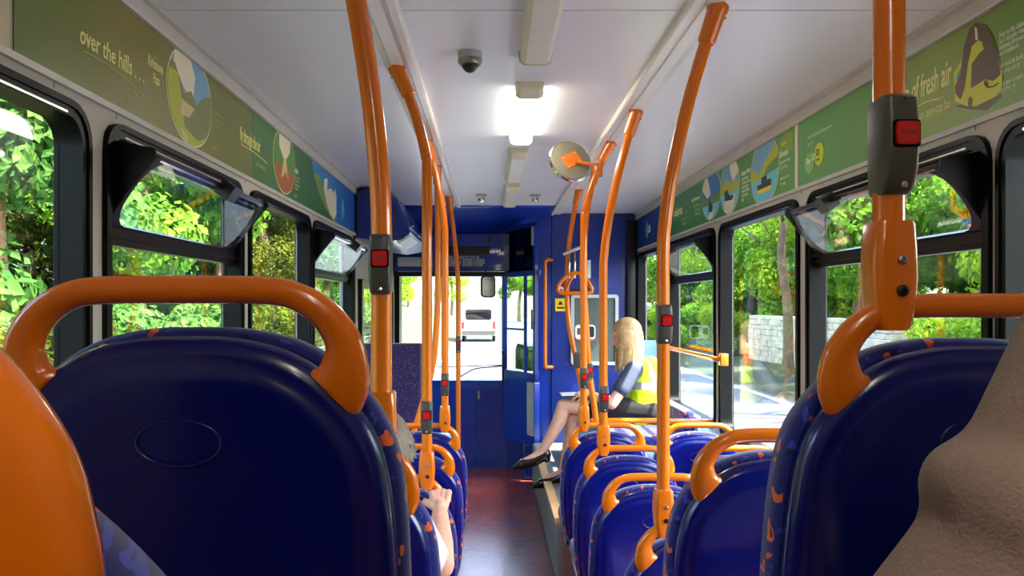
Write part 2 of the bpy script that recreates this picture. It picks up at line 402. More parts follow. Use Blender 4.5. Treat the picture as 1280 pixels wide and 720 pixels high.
# front header, dome and dash
bm = bmesh.new(); n = 10; pr_ = []
for k in range(n+1):
    t = k/n; pr_.append((6.86+1.15*math.sin(t*PI/2), ZC+.01-.15*(1-math.cos(t*PI/2))))
for (y0, z0), (y1, z1) in zip(pr_, pr_[1:]):
    bm.faces.new([bm.verts.new(p) for p in ((WL-.05, y0, z0), (.56, y0, z0), (.56, y1, z1), (WL-.05, y1, z1))])
bmesh.ops.remove_doubles(bm, verts=bm.verts[:], dist=1e-4)
o = link('ceiling_front', bm, M['cab'], smooth=True); struct(o)
md = o.modifiers.new('thick', 'SOLIDIFY'); md.thickness = .01
struct(bx('wall_header', WL-.05, WR, 8.0, 8.06, 1.985, ZC-.12, M['cabdark']))
hd = empty('destination_cover', (-.15, 8.0, 2.0), 'blue cover panel over the windscreen with black slot and capacity lettering', 'panel')
FH = frame((0, 8.0, 0), (1, 0, 0), (0, 0, 1))
FHl = Matrix.Translation((.15, -8.0, -2.0)) @ FH
pr('panel_face', rr(-.62, .105, .025, .34, .02), frame((.15, 0, 0), (1, 0, 0), (0, 0, 1)), 0, .018, M['cab'], hd, True)
bm = bmesh.new(); ring(bm, frame((.15, 0, 0), (1, 0, 0), (0, 0, 1)), rr(-.63, .115, .02, .35, .02), rr(-.61, .095, .032, .335, .02), .012, .026); link('panel_rim', bm, M['cab'], hd, True)
FQ = frame((.15, 0, 0), (1, 0, 0), (0, 0, 1))
pr('slot', rr(-.50, -.005, .145, .235, .008), FQ, .016, .024, M['black'], hd)
pr('catch', rr(-.035, .0, .27, .33, .004), FQ, .016, .028, M['black'], hd)
bm = bmesh.new()
for i in range(3): lathe(bm, [(.0, .0), (.034, .0), (.036, .012), (.02, .02), (0, .022)], FQ @ Matrix.Translation((.015+i*.03, .19, .02)), 16)
link('mirror_cluster', bm, M['chrome'], hd, True)
for i, s in enumerate(('SEATING CAPACITY OF 43', 'PASSENGERS 2 WHEELCHAIRS', 'PASSENGERS 0 WHEELCHAIRS', 'PASSENGERS 1 WHEELCHAIR')):
    text('lettering', s, .036, FH, -.515, 2.110-i*.027, M['txtw'], hd, sx=.93, wd=.024, off=.0004)
hd2 = tag(bx('blank_display', -.925, -.70, 7.9, 7.99, 2.03, 2.12, M['greyl'], bev=.008), 'pale grey rectangular box above windscreen, left of capacity panel', 'display box')
# windscreen
wsn = struct(empty('window_%d' % (nwin+2), (0, 0, 0)))
bx('windscreen_pane', WL+.03, WR-.03, 8.30, 8.306, .86, 1.99, M['glass'], wsn)
bm = bmesh.new(); box(bm, WL-.05, WR+.05, 8.05, 8.33, 1.935, 1.985); box(bm, WL-.05, WL+.055, 8.1, 8.33, .80, 1.99); box(bm, WR-.04, WR+.05, 8.1, 8.33, .8, 1.99); box(bm, .12, .16, 8.22, 8.33, .86, 1.94)
link('windscreen_frame', bm, M['bframe'], wsn)
bx('bright_strip', WL+.05, .14, 8.045, 8.05, 1.98, 1.99, M['chrome'], wsn)
# dash: moulded front panel below the windscreen
dash = struct(empty('wall_front', (0, 0, 0)))
def dprof(x0, x1, name):
    prof = [(8.10, 0), (8.085, .30), (8.07, .62), (8.06, .80), (8.10, .885), (8.30, .90), (8.34, .90), (8.34, 0)]
    bm = bmesh.new(); a = [bm.verts.new((x0, y, z)) for y, z in prof]; b = [bm.verts.new((x1, y, z)) for y, z in prof]
    bm.faces.new(a); bm.faces.new(b[::-1])
    for i in range(len(prof)):
        j = (i+1) % len(prof); bm.faces.new((a[i], a[j], b[j], b[i]))
    bmesh.ops.bevel(bm, geom=[e for e in bm.edges if abs(e.verts[0].co.x-e.verts[1].co.x) < 1e-5 and False], offset=.01)
    return link(name, bm, M['cabdark'], dash)
dprof(WL-.05, -.60, 'dash_panel'); dprof(-.597, -.17, 'dash_panel'); dprof(-.167, .14, 'dash_panel')
dprof(.143, WR, 'dash_panel')
pr('latch', rr(-.135, -.115, .70, .78, .004), frame((0, 8.07, 0), (1, 0, 0), (0, 0, 1)), 0, .02, M['steel'], dash)
struct(bx('wall_front_skirt', WL-.1, WR+.1, 8.2, 8.36, -.3, .88, M['vanwhite']))

# driver's cab door, ajar
dc = Vector((.425, 7.43, 0)); de = Vector((.125, 8.13, 0)); du = (dc-de).normalized()   # u runs from far end towards near hinge
DLn = (dc-de).length
cd = empty('cab_door', (de.x, de.y, .32), 'blue driver cab door with tall glazed upper half beside windscreen', 'door')
FD = frame((0, 0, -.32), du, (0, 0, 1))
bmf = bmesh.new()
def bar(u0, u1, v0, v1, w0=-.02, w1=.02): prism(bmf, [(u0, v0), (u1, v0), (u1, v1), (u0, v1)], FD, w0, w1)
bar(0, .045, .94, 2.42); bar(DLn-.045, DLn, .94, 2.42); bar(0, DLn, 2.38, 2.42); bar(0, DLn, 1.92, 1.97); bar(0, DLn, .94, 1.0); bar(.50, .53, 1.0, 1.92, -.01, .012); bar(.03, .50, 1.40, 1.42, -.008, .01)
link('door_frame', bmf, M['cab'], cd)
bm = bmesh.new(); prism(bm, [(.04, 1.0), (DLn-.04, 1.0), (DLn-.04, 1.92), (.04, 1.92)], FD, -.003, .003); link('pane', bm, M['glass'], cd)
bm = bmesh.new(); prism(bm, [(.04, 1.97), (DLn-.04, 1.97), (DLn-.04, 2.38), (.04, 2.38)], FD, -.003, .003); link('dark_pane', bm, M['darkglass'], cd)
bm = bmesh.new(); prism(bm, rr(.01, DLn-.005, .32, .94, .03), FD, -.03, .022); link('lower_panel', bm, M['cab'], cd, True)
bm = bmesh.new(); prism(bm, rr(DLn-.16, DLn-.02, .42, .92, .01), FD, .022, .027); link('reflection_strip', bm, M['greyl'], cd, True)  # pale strip stands in for a reflection on the door panel
bm = bmesh.new(); prism(bm, rr(DLn-.05, DLn-.02, 2.20, 2.38, .008), FD, .02, .035); link('light_strip', bm, M['greyl'], cd, True)
bm = bmesh.new(); prism(bm, rr(DLn-.035, DLn-.012, 1.42, 1.60, .008), FD, .02, .045); link('handle', bm, M['black'], cd, True)
bm = bmesh.new(); prism(bm, rr(.004, .05, .70, .80, .004), FD, .02, .028); link('latch_plate', bm, mat('lime_label', (170, 225, 60), .5), cd, True)
bm = bmesh.new(); prism(bm, [(.07, 1.0), (.40, 1.0), (.40, 1.20), (.36, 1.24), (.12, 1.26), (.07, 1.2)], FD, -.30, -.10); pt = link('ticket_machine', bm, M['black'], None)
pt.location = cd.location; tag(pt, 'black ticket machine behind the lower cab door glass', 'ticket machine')
bm = bmesh.new(); prism(bm, rr(.20, .33, 1.12, 1.21, .005), FD, -.10, -.095); link('screen', bm, M['greyl'], pt)
bx_ = bx('cab_plinth', .30, .56, 7.52, 8.08, 0, .34, M['cabdark'], bev=.02); struct(bx_)
# cab dashboard seen through the glass
tag(bx('dashboard', .45, 1.25, 7.75, 8.1, .80, 1.02, M['black'], bev=.04), 'black driver dashboard beyond the cab door glass', 'dashboard')

# orange grab rail on the partition
def tubeobj(name, pts, r, m, parent=None, n=14, res=6, ref=None):
    bm = bmesh.new(); P = crom(pts, res) if res else pts; sweep(bm, P, r, n, ref); return link(name, bm, m, parent, True)
gr = empty('grab_rail', (.50, 7.47, .95), 'vertical orange grab rail on blue partition beside the cab door', 'grab rail')
tubeobj('rail', [(.07, -.005, .12), (.055, -.05, .12), (.02, -.065, .125), (.0, -.065, .16), (0, -.065, .6), (0, -.065, 1.06), (.01, -.065, 1.10), (.03, -.06, 1.115), (.07, -.005, 1.115)], .017, M['orange'], gr)

# notices on the bulkhead
FB = frame((0, 7.45, 0), (1, 0, 0), (0, 0, 1))
def bp(px, py, Y=7.45): return ((px-614)*Y/1000, CZ-(py-382)*Y/1000)
nb = empty('notice_board', (.97, 7.45, 1.10), 'grey-framed notice board on the blue bulkhead beside the blonde woman', 'notice board')
FN = frame((-.97, 0, -1.10), (1, 0, 0), (0, 0, 1))
x0, z1 = bp(715, 370); x1, z0 = bp(771, 440)
z0 = 1.10
pr('board', [(x0, z0), (x1, z0), (x1, z1), (x0, z1)], FN, 0, .012, mat('notice_backing', (74, 84, 78), .5), nb)
bm = bmesh.new(); ring(bm, FN, rr(x0-.012, x1+.012, z0-.012, z1+.012, .03), rr(x0+.018, x1-.018, z0+.018, z1-.018, .01), .0, .03); link('board_frame', bm, M['greyl'], nb, True)
a = bp(719, 406); b = bp(744, 421)
pr('notice', rr(a[0], b[0], b[1]-.02, a[1], .03), FN, .012, .016, M['white'], nb)
pr('notice_print', rr(a[0]+.015, a[0]+.06, b[1]+.02, a[1]-.03, .004), FN, .016, .018, M['boot'], nb)
pr('notice_picture', rr(a[0]+.10, b[0]-.01, b[1]-.005, a[1]-.015, .02), FN, .016, .018, M['black'], nb)
bm = bmesh.new(); sweep(bm, [FN @ Vector((a[0]+.01+k*.0175, b[1]-.02-.02*math.sin(k/10*PI), .018)) for k in range(11)], .006, 6); link('notice_border', bm, M['orange'], nb)
o = tag(pr('yellow_sign', rr(bp(694, 0)[0], bp(707, 0)[0], bp(0, 389)[1], bp(0, 373)[1], .004), FB, 0, .006, M['yellow']), 'small yellow warning notice with black symbol on the blue bulkhead', 'sign')
c = bp(700.5, 379); pr('symbol', [(c[0]-.022, c[1]-.015), (c[0]+.022, c[1]-.015), (c[0]+.01, c[1]+.012), (c[0], c[1]+.02), (c[0]-.012, c[1]+.010)], FB, .006, .008, M['black'], o)
pr('text_bar', rr(c[0]-.035, c[0]+.035, c[1]-.05, c[1]-.035, .002), FB, .006, .008, M['black'], o)
c = bp(701, 362); o = tag(pr('no_smoking_sign', ell(c[0], c[1], .038, .038), FB, 0, .005, M['white']), 'round red-ringed no smoking sign above yellow notice', 'sign')
bm = bmesh.new(); ring(bm, FB, ell(c[0], c[1], .038, .038), ell(c[0], c[1], .028, .028), .005, .007); prism(bm, [(c[0]-.026, c[1]+.02), (c[0]-.02, c[1]+.026), (c[0]+.026, c[1]-.02), (c[0]+.02, c[1]-.026)], FB, .006, .008); link('red_ring', bm, M['red'], o)
pr('cigarette', [(c[0]-.02, c[1]-.004), (c[0]+.02, c[1]-.004), (c[0]+.02, c[1]+.004), (c[0]-.02, c[1]+.004)], FB, .005, .006, M['black'], o)
a = bp(731, 325); b = bp(737, 348)
tag(pr('paper_notice', rr(a[0], b[0]+.01, b[1], a[1], .003), FB, 0, .006, M['white']), 'narrow white paper notice behind the chrome strap bar', 'notice')
a = bp(706, 361); b = bp(741, 369)
tag(pr('black_strip', rr(a[0], b[0], b[1], a[1], .004), FB, 0, .02, M['black']), 'short black horizontal strip just above the notice board', 'strip')

# entrance door on the left with header locker
ed = struct(empty('door_1', (WL, 5.9, 0)))
bm = bmesh.new()
for (a, b) in ((.02, .98), (1.0, 1.98)):
    ring(bm, frame((0, 0, 0), (0, 1, 0), (0, 0, 1)), rr(a, b, .05, 1.84, .05), rr(a+.07, b-.07, .13, 1.77, .05), -.03, .03)
link('door_leaf_frame', bm, M['bframe'], ed, True)
for (a, b) in ((.02, .98), (1.0, 1.98)): bx('pane', -.003, .003, a+.06, b-.06, .12, 1.78, M['glass'], ed)
tubeobj('door_handle', [(.03, 1.0, .9), (.07, 1.0, .92), (.07, 1.0, 1.3), (.03, 1.0, 1.32)], .014, M['orange'], ed)
bm = bmesh.new(); box(bm, WL-.10, WL, 5.70, 8.1, 1.84, ZC+.02); box(bm, WL-.1, WL, 5.72, 5.90, 0, 1.84); box(bm, WL-.1, WL, 7.9, 8.3, 0, 1.84)
struct(link('wall_left_front', bm, M['wall']))
lk = empty('door_gear_locker', (WL, 5.78, 2.10), 'dark blue overhead locker with hatches above the entrance door', 'locker')
def wedge(bm, y0, y1, p0, p1):   # cross-section polygons (x,z) at y0 and y1
    a = [bm.verts.new((x, y0, z)) for x, z in p0]; b = [bm.verts.new((x, y1, z)) for x, z in p1]
    bm.faces.new(a); bm.faces.new(b[::-1])
    for i in range(len(p0)):
        j = (i+1) % len(p0); bm.faces.new((a[i], a[j], b[j], b[i]))
sec = [(.01, .03), (.22, .0), (.34, .02), (.40, .07), (.245, .385), (.05, .385), (.01, .35)]
bm = bmesh.new(); wedge(bm, 0, 1.48, sec, [(x*1.0, z) for x, z in sec]); bmesh.ops.bevel(bm, geom=[e for e in bm.edges if abs(e.verts[0].co.y-e.verts[1].co.y) < .01], offset=.008, segments=2, affect='EDGES')
link('locker_body', bm, M['bulk'], lk, True)
# hatches on the sloping face
sl = Vector((.245-.40, 0, .385-.07)); L_ = sl.length; sl.normalize()
FK = frame((.40, 0, .07), (0, 1, 0), sl)
if (FK.to_3x3() @ Vector((0, 0, 1))).x < 0: FK = FK @ Matrix.Diagonal((1, 1, -1, 1))
for a in (.10, .78):
    pr('hatch', rr(a, a+.60, .05, L_-.05, .03), FK, 0, .012, M['cab'], lk, True)
    pr('catch', rr(a+.24, a+.32, .08, .11, .01), FK, .012, .03, M['black'], lk, True)
pr('reflection_plate', rr(.05, .62, -.0, .11, .01), frame((.30, 0, .0), (0, 1, 0), Vector((.85, 0, .5)).normalized()), -.012, .012, M['white'], lk, True)  # white plate imitates the bright reflection low on the locker

# mirrors and wiper at windscreen
rm = empty('interior_mirror', (-.035, 8.0, 1.83), 'small black rounded driver mirror hanging at top of windscreen', 'mirror')
pr('mirror_body', rr(-.075, .075, -.11, .11, .04), frame((0, 0, 0), Vector((1, .2, 0)).normalized(), Vector((0, 0, 1))), 0, .03, M['black'], rm, True)
pr('mirror_glass', rr(-.06, .06, -.095, .095, .03), frame((0, 0, 0), Vector((1, .2, 0)).normalized(), Vector((0, 0, 1))), .03, .033, mat('mirror_dark', (90, 94, 96), .1, metal=1), rm)
tubeobj('arm', [(-.01, .02, .08), (-.02, .04, .13), (-.02, .07, .17)], .01, M['black'], rm)
wp = empty('windscreen_wiper', (-.3, 8.36, .92), 'thin dark wiper lying along bottom of the windscreen', 'wiper')
tubeobj('arm', [(-.02, 0, -.02), (.12, 0, .055), (.26, 0, .075), (.44, 0, .09)], .007, M['black'], wp, 6)
tubeobj('blade', [(-.45, 0, .075), (0, 0, .085), (.45, 0, .10)], .005, M['black'], wp, 6)
mrr = tag(tubeobj('pay_stand', [(.115, 8.0, .86), (.12, 8.0, 1.0), (.12, 8.0, 1.16), (.105, 8.0, 1.185)], .012, M['black'], None), 'slim black upright stalk at right end of the windscreen ledge', 'stalk')

# ---------------------------------------------------------------- ceiling lamps and cameras
def lamp(y, lit, label):
    o = empty('ceiling_lamp', (.15, y, ZC), label, 'ceiling lamp', 'row of ceiling lamps down the middle')
    F0 = frame((0, 0, 0), (1, 0, 0), (0, 0, 1))
    sec = [(-.055, 0), (-.05, -.035), (-.035, -.045), (.035, -.045), (.05, -.035), (.055, 0)]
    bm = bmesh.new(); wedge(bm, .06, .97, sec, sec); link('diffuser', bm, M['difflit' if lit else 'diff'], o)
    s2 = [(x*1.08, z*1.12) for x, z in sec]; s3 = [(x*1.0, z*.6) for x, z in sec]
    bm = bmesh.new(); wedge(bm, .0, .07, s3, s2); link('end_cap', bm, M['cream'], o)
    bm = bmesh.new(); wedge(bm, .96, 1.03, s2, s3); link('end_cap', bm, M['cream'], o)
    return o
lamp(1.74, 0, 'unlit ceiling lamp, nearest and largest of the row')
lamp(3.07, 1, 'glowing white ceiling lamp, the only lit one in the row')
lamp(4.36, 0, 'unlit cream ceiling lamp just beyond the glowing one')
lamp(5.65, 0, 'smallest unlit ceiling lamp next to the blue front dome')
for y in (-.85, -2.2): lamp(y, 1, 'unseen lit ceiling lamp added behind the viewer as fill light')  # unseen lamps added to light the foreground from behind
def dome(x, y, s, label):
    o = empty('dome_camera', (x, y, ZC), label, 'camera', 'dome cameras')
    bm = bmesh.new(); lathe(bm, [(.0, 0), (.042*s, 0), (.042*s, -.022*s), (.040*s, -.024*s)]); link('mount', bm, M['greyl'], o, True)
    bm = bmesh.new(); lathe(bm, [(.0, -.02*s), (.041*s, -.023*s), (.042*s, -.032*s), (.036*s, -.042*s), (.028*s, -.044*s), (.0, -.044*s)]); link('bezel', bm, M['steel'], o, True)
    bm = bmesh.new(); lathe(bm, [(.028*s, -.042*s), (.026*s, -.052*s), (.018*s, -.062*s), (.009*s, -.067*s), (0, -.068*s)]); link('dome', bm, M['black'], o, True)
    return o
dome(-.072, 2.72, 1, 'black dome security camera on ceiling near the big lamp')
def mini(x, y, label):
    o = empty('mini_camera', (x, y, ZC), label, 'camera')
    bm = bmesh.new(); box(bm, -.04, .04, -.03, .03, -.012, 0, .003); link('mount', bm, M['greyl'], o, True)
    bm = bmesh.new(); lathe(bm, [(0, -.06), (.02, -.055), (.026, -.04), (.024, -.012), (0, -.012)]); link('body', bm, M['chrome'], o, True)
    bm = bmesh.new(); lathe(bm, [(0, -.030), (.010, -.030), (.012, 0), (0, 0)], Matrix.Translation((0, 0, -.04)) @ Matrix.Rotation(PI/2, 4, 'X')); link('lens', bm, M['black'], o, True)
mini(-.075, 6.2, 'tiny silver camera on ceiling left of the smallest lamp')
mini(.34, 6.2, 'tiny silver camera on ceiling right of the smallest lamp')

# ---------------------------------------------------------------- seats
HZ = 1.02                                    # centreline height of the handle arch above the seat's floor
def shell_outline(k=1.0, n=64):
    right = [(0, -.050), (.05, -.052), (.103, -.064), (.146, -.088), (.180, -.122), (.203, -.158), (.216, -.20), (.222, -.25), (.2245, -.31), (.2245, -.40), (.215, -.52), (.20, -.60), (.17, -.645), (.10, -.655), (0, -.656)]
    R = crom(right, 4)
    pts = [(x, z) for x, z in R] + [(-x, z) for x, z in R[-2:0:-1]]
    return [(x*k, HZ+z) for x, z in pts]
CEN = (0, HZ-.36)
def pillow(bm, out, rings, lean=.0):
    """rings: (inset in metres, y)"""
    prev = None
    n = len(out)
    for inset, y in rings:
        cur = []
        for x, z in out:
            dx, dz = x-CEN[0], z-CEN[1]; L = math.hypot(dx, dz); k = max(.02, (L-inset)/L) if inset < 1 else .0
            cur.append(bm.verts.new((CEN[0]+dx*k, y, CEN[1]+dz*k)))
        if prev:
            for i in range(n):
                j = (i+1) % n; bm.faces.new((prev[i], prev[j], cur[j], cur[i]))
        else: first = cur
        prev = cur
    bm.faces.new(prev); bm.faces.new(first[::-1])
LEAN = .11
def leanfix(bm):
    for v in bm.verts:
        d = HZ-v.co.z; v.co.y += LEAN*d + .05*max(0, d-.25)**1.0
def make_seat():
    o = empty('bus_seat', (0, 0, 0))
    bm = bmesh.new(); out = shell_outline()
    pillow(bm, out, [(.02, .028), (0, .022), (0, .0), (.004, -.010), (.012, -.017), (.020, -.0195), (.030, -.0185), (.034, -.021), (.050, -.0225), (.075, -.022), (.12, -.018), (.17, -.016)])
    # raised oval on the back
    oval = ell(-.005, HZ-.165, .047, .026, 32); rg = []
    for e, y in ((1, -.014), (1.0, -.0212), (.94, -.0212), (.94, -.014)):
        rg.append([bm.verts.new((-.005+(x+.005)*e, y, HZ-.165+(z-HZ+.165)*e)) for x, z in oval])
    for r0, r1 in zip(rg, rg[1:]):
        for k in range(32): bm.faces.new((r0[k], r0[(k+1) % 32], r1[(k+1) % 32], r1[k]))
    leanfix(bm); link('back_shell', bm, M['seatblue'], o, 'all')
    bm = bmesh.new(); out2 = [(x*1.030, CEN[1]+(z-CEN[1])*1.010+.003) for x, z in out]
    pillow(bm, out2, [(.02, .02), (.003, .022), (-.003, .034), (-.002, .066), (.014, .084), (.05, .096), (.10, .090), (.16, .086)])
    leanfix(bm); link('backrest_cushion', bm, M['moq'], o, 'all')
    # seat cushion
    bm = bmesh.new(); y0 = .12; box(bm, -.21, .21, y0, y0+.43, .40, .475, .03); link('seat_cushion', bm, M['moq'], o, True)
    bm = bmesh.new(); box(bm, -.20, .20, y0-.0, y0+.41, .355, .405, .015); link('seat_pan', bm, M['seatblue'], o, True)
    bm = bmesh.new(); box(bm, -.03, .03, y0+.08, y0+.30, .02, .36, .01); box(bm, -.12, .12, y0+.05, y0+.34, 0, .025, .005); link('leg', bm, M['boot'], o, True)
    # grab handle
    half = [(0, 0, .0150, .0150), (.09, -.001, .0150, .0150), (.128, -.010, .0155, .015), (.155, -.030, .0175, .015), (.171, -.056, .0205, .015), (.1725, -.078, .0255, .016), (.169, -.096, .0310, .0165), (.1615, -.109, .0350, .016), (.158, -.113, .0345, .014)]
    right = crom(half, 6); full = [(-a, b, c, d) for a, b, c, d in right[:0:-1]] + right
    bm = bmesh.new(); sweep(bm, [(x, -.006, HZ+z) for x, z, _, _ in full], [(a, b) for _, _, a, b in full], 16, ref=(0, 1, 0))
    leanfix(bm); link('grab_handle', bm, M['orange'], o, 'all')
    return o
seat_specs = [
    # x, y, floor z, label
    (-.33, .86, .637, 'large blue-backed seat in left foreground, whole orange handle arch in view'),
    (-.320, .245, .628, 'nearest seat at the bottom left corner, only its big orange handle end showing'),
    (-.333, 1.50, .36, 'blue-backed aisle seat just beyond the large left foreground seat, tall pole on its handle'),
    (-.358, 2.20, 0, 'blue-backed seat where the grey-haired passenger sits'),
    (-.358, 2.88, 0, 'blue-backed seat whose handle the grey-haired passenger holds'),
    (-.358, 3.52, 0, 'blue-backed left aisle seat, second from the front of its column'),
    (-.358, 4.14, 0, 'frontmost blue-backed seat of the left column'),
    (.60, .98, .62, 'large blue-backed seat in right foreground partly hidden by the taupe sleeve'),
    (.60, 1.61, .36, 'blue-backed seat just beyond the large right foreground seat, without a pole'),
    (.605, 2.26, 0, 'low blue-backed seat carrying the pole with a bell push at mirror-right of the aisle'),
    (.60, 2.90, 0, 'right aisle blue-backed seat, third from the front, no pole on its handle'),
    (.60, 3.48, 0, 'right aisle blue-backed seat, second from the front, pole on its handle'),
    (.60, 4.15, 0, 'frontmost blue-backed seat of the right aisle column'),
    (1.078, 3.48, 0, 'right window-side blue-backed seat, second from the front'),
    (1.078, 4.15, 0, 'frontmost blue-backed seat beside the right windows'),
]
seat_specs[9] = (.605, 2.26, 0, 'low blue-backed seat on the right, mostly hidden, carrying the long pole with bell push')
seat0 = make_seat()
for i, (x, y, z, lab) in enumerate(seat_specs):
    s = seat0 if i == 0 else copy_tree(seat0)
    s.location = (x, y, z); tag(s, lab, 'bus seat', 'blue-backed passenger seats with orange handles')

# side podium under the right front seats and wheel arch bench base
struct(bx('floor_podium', .38, WR, 4.55, 7.40, 0, .375, mat('podium_grey', (120, 122, 120), .5), bev=.03))
struct(bx('trim_podium', .372, .43, 4.6, 6.9, .365, .388, mat('podium_edge', (196, 160, 110), .5), bev=.004))

# ---------------------------------------------------------------- poles
def pole(name, y, xb, zb, xt, label, bell=None, bracket=True, mid=None, lean=None, r=.0185, bellrot=0, top=True, zc1=None):
    """pole from a seat handle (or floor) at (xb, zb) bending out to the ceiling channel at xt"""
    o = empty(name, (xb, y, zb), label, 'grab pole', 'orange grab poles')
    H = ZC-.02-zb
    zs = zc1 if zc1 else CZ+.30-zb
    d = xt-xb
    pts = [(0, 0, 0), (0, 0, zs*.5), (0, 0, zs-.15)]
    for k in range(1, 9):
        t = k/8; pts.append((d*(t**1.6), 0, zs-.15+(H-zs+.15)*t))
    if mid: pts = [(a, 0, b-zb) for a, b in mid]
    P = crom(pts, 4)
    bm = bmesh.new(); sweep(bm, P, r, 16, ref=(0, 1, 0)); link('tube', bm, M['orange'], o, 'all')
    if top:
        e = Vector(P[-1]); t = (e-Vector(P[-5])).normalized(); q = t.to_track_quat('Z', 'Y').to_matrix().to_4x4()
        bm = bmesh.new(); lathe(bm, [(0, -.105), (r+.003, -.105), (r+.0065, -.10), (r+.009, -.012), (r+.012, -.008), (r+.012, .01), (0, .01)], Matrix.Translation(e) @ q, 18)
        cl = link('collar', bm, M['orange'], o, True)
        bm = bmesh.new(); lathe(bm, [(0, 0), (.005, 0), (.004, .004), (0, .005)], Matrix.Translation(e) @ q @ Matrix.Translation((0, -(r+.009), -.02)) @ Matrix.Rotation(PI/2, 4, 'X'), 8); link('screw', bm, M['steel'], cl)
    if bracket:
        prof = [(.0225, .102), (.0255, .098), (.0275, .065), (.0285, .035), (.026, .0), (.0215, -.022), (.016, -.030)]
        bm = bmesh.new(); rings = []
        for hw, z in prof:
            rings.append([bm.verts.new((x, yy, z)) for x, yy in rr(-hw, hw, -.024, .024, .012, 3)])
        n = len(rings[0])
        for r0, r1 in zip(rings, rings[1:]):
            for k in range(n): bm.faces.new((r0[k], r0[(k+1) % n], r1[(k+1) % n], r1[k]))
        bm.faces.new(rings[0][::-1]); bm.faces.new(rings[-1])
        br = link('bracket', bm, M['orange'], o, True)
        for zz, rr_, mm in ((.055, .0055, 'steel'), (.018, .0070, 'black')):
            bm = bmesh.new(); lathe(bm, [(0, 0), (rr_, 0), (rr_, .004), (rr_*.5, .005), (rr_*.45, .002), (0, .002)], Matrix.Translation((.004, -.0235, zz)) @ Matrix.Rotation(PI/2, 4, 'X'), 12); link('bolt', bm, M[mm], br)
    if bell is not None:
        zz, h = bell; zz -= zb
        # x on the pole at this height
        px = min(P, key=lambda p: abs(p[2]-zz))[0]
        b = bpy.data.objects.new('bell_push', None)
        F = Matrix.Translation((px, 0, zz)) @ Matrix.Rotation(bellrot, 4, 'Z') @ frame((0, 0, 0), (1, 0, 0), (0, 0, 1))
        bm = bmesh.new()
        prof = [(-.5, .0165, .022), (-.46, .0185, .028), (-.25, .0195, .036), (0, .0198, .039), (.25, .0195, .038), (.46, .0190, .034), (.5, .017, .028)]
        rings = []
        for t, hw, dp in prof:
            rings.append([bm.verts.new(F @ Vector((x, t*h, ww-.0))) for x, ww in rr(-hw, hw, -.019, dp, .007, 3)])
        n = len(rings[0])
        for r0, r1 in zip(rings, rings[1:]):
            for k in range(n): bm.faces.new((r0[k], r0[(k+1) % n], r1[(k+1) % n], r1[k]))
        bm.faces.new(rings[0][::-1]); bm.faces.new(rings[-1])
        bo = link('bell_push', bm, M['boot'], o, True)
        bm = bmesh.new(); prism(bm, rr(-.0135, .0135, -.0135, .0135, .004, 4), F @ Matrix.Translation((.002, .010, 0)), .036, .0445); bmesh.ops.bevel(bm, geom=bm.edges[:], offset=.0015, segments=2, affect='EDGES'); link('button', bm, M['red'], bo, True)
        bm = bmesh.new(); prism(bm, rr(-.0165, .0165, -.0165, .0165, .005, 4), F @ Matrix.Translation((.002, .010, 0)), .034, .0392); link('button_surround', bm, M['rubber'], bo, True)
        for zz_ in (.43, -.42):
            bm = bmesh.new(); lathe(bm, [(0, 0), (.004, 0), (.004, .003), (0, .004)], F @ Matrix.Translation((0.002, zz_*h, .031)), 10); link('screw', bm, M['chrome' if zz_ < 0 else 'black'], bo)
        t_ = text('stop_lettering', 'STOP', .0085, F, -.0095, .0075, M['boot'], None, sx=.9, wd=.0448); t_.parent = bo; t_.matrix_local = F @ Matrix.Translation((-.0078, .0075, .0448)) @ Matrix.Diagonal((.9, 1, 1, 1))
    return o
def seatpole(y, fz, xb, xt, label, bell, **kw): return pole('grab_pole', y, xb, fz+HZ-.0, xt, label, bell, **kw)
# right side
seatpole(.98, .62, .487, .60, 'thickest orange pole in right foreground with large grey bell push', (CZ+.193, .118), zc1=1.1)
seatpole(2.26, 0, .486, .64, 'long orange pole on the low right seat, curving to ceiling above the sleeve side', (CZ-.052, .110))
seatpole(3.48, 0, .488, .63, 'orange pole on second right aisle seat, just in front of the blonde woman', (CZ-.405, .112))
p4 = seatpole(4.15, 0, .480, .62, 'orange pole on frontmost right aisle seat, carrying the round mirror', (CZ-.375, .105), zc1=1.2)
pole('grab_pole', 4.86, .64, CZ-.72, .64, 'slim orange pole by the bench rail between mirror pole and blonde woman', (CZ-.40, .10), bracket=False,
     mid=[(0, CZ-.74), (-.015, CZ-.60), (-.045, CZ-.40), (-.06, CZ-.15), (-.075, CZ+.15), (-.07, CZ+.45), (-.045, CZ+.65), (.0, ZC-.02)])
pole('grab_pole', 5.85, .70, CZ-.84, .64, 'farthest right orange pole, bowed, beside the chrome strap bar', (CZ-.40, .12), bracket=False, bellrot=PI/2,
     mid=[(0, CZ-.84), (-.03, CZ-.66), (-.07, CZ-.45), (-.11, CZ-.25), (-.14, CZ-.05), (-.145, CZ+.20), (-.13, CZ+.45), (-.10, CZ+.65), (-.06, ZC-.02)])
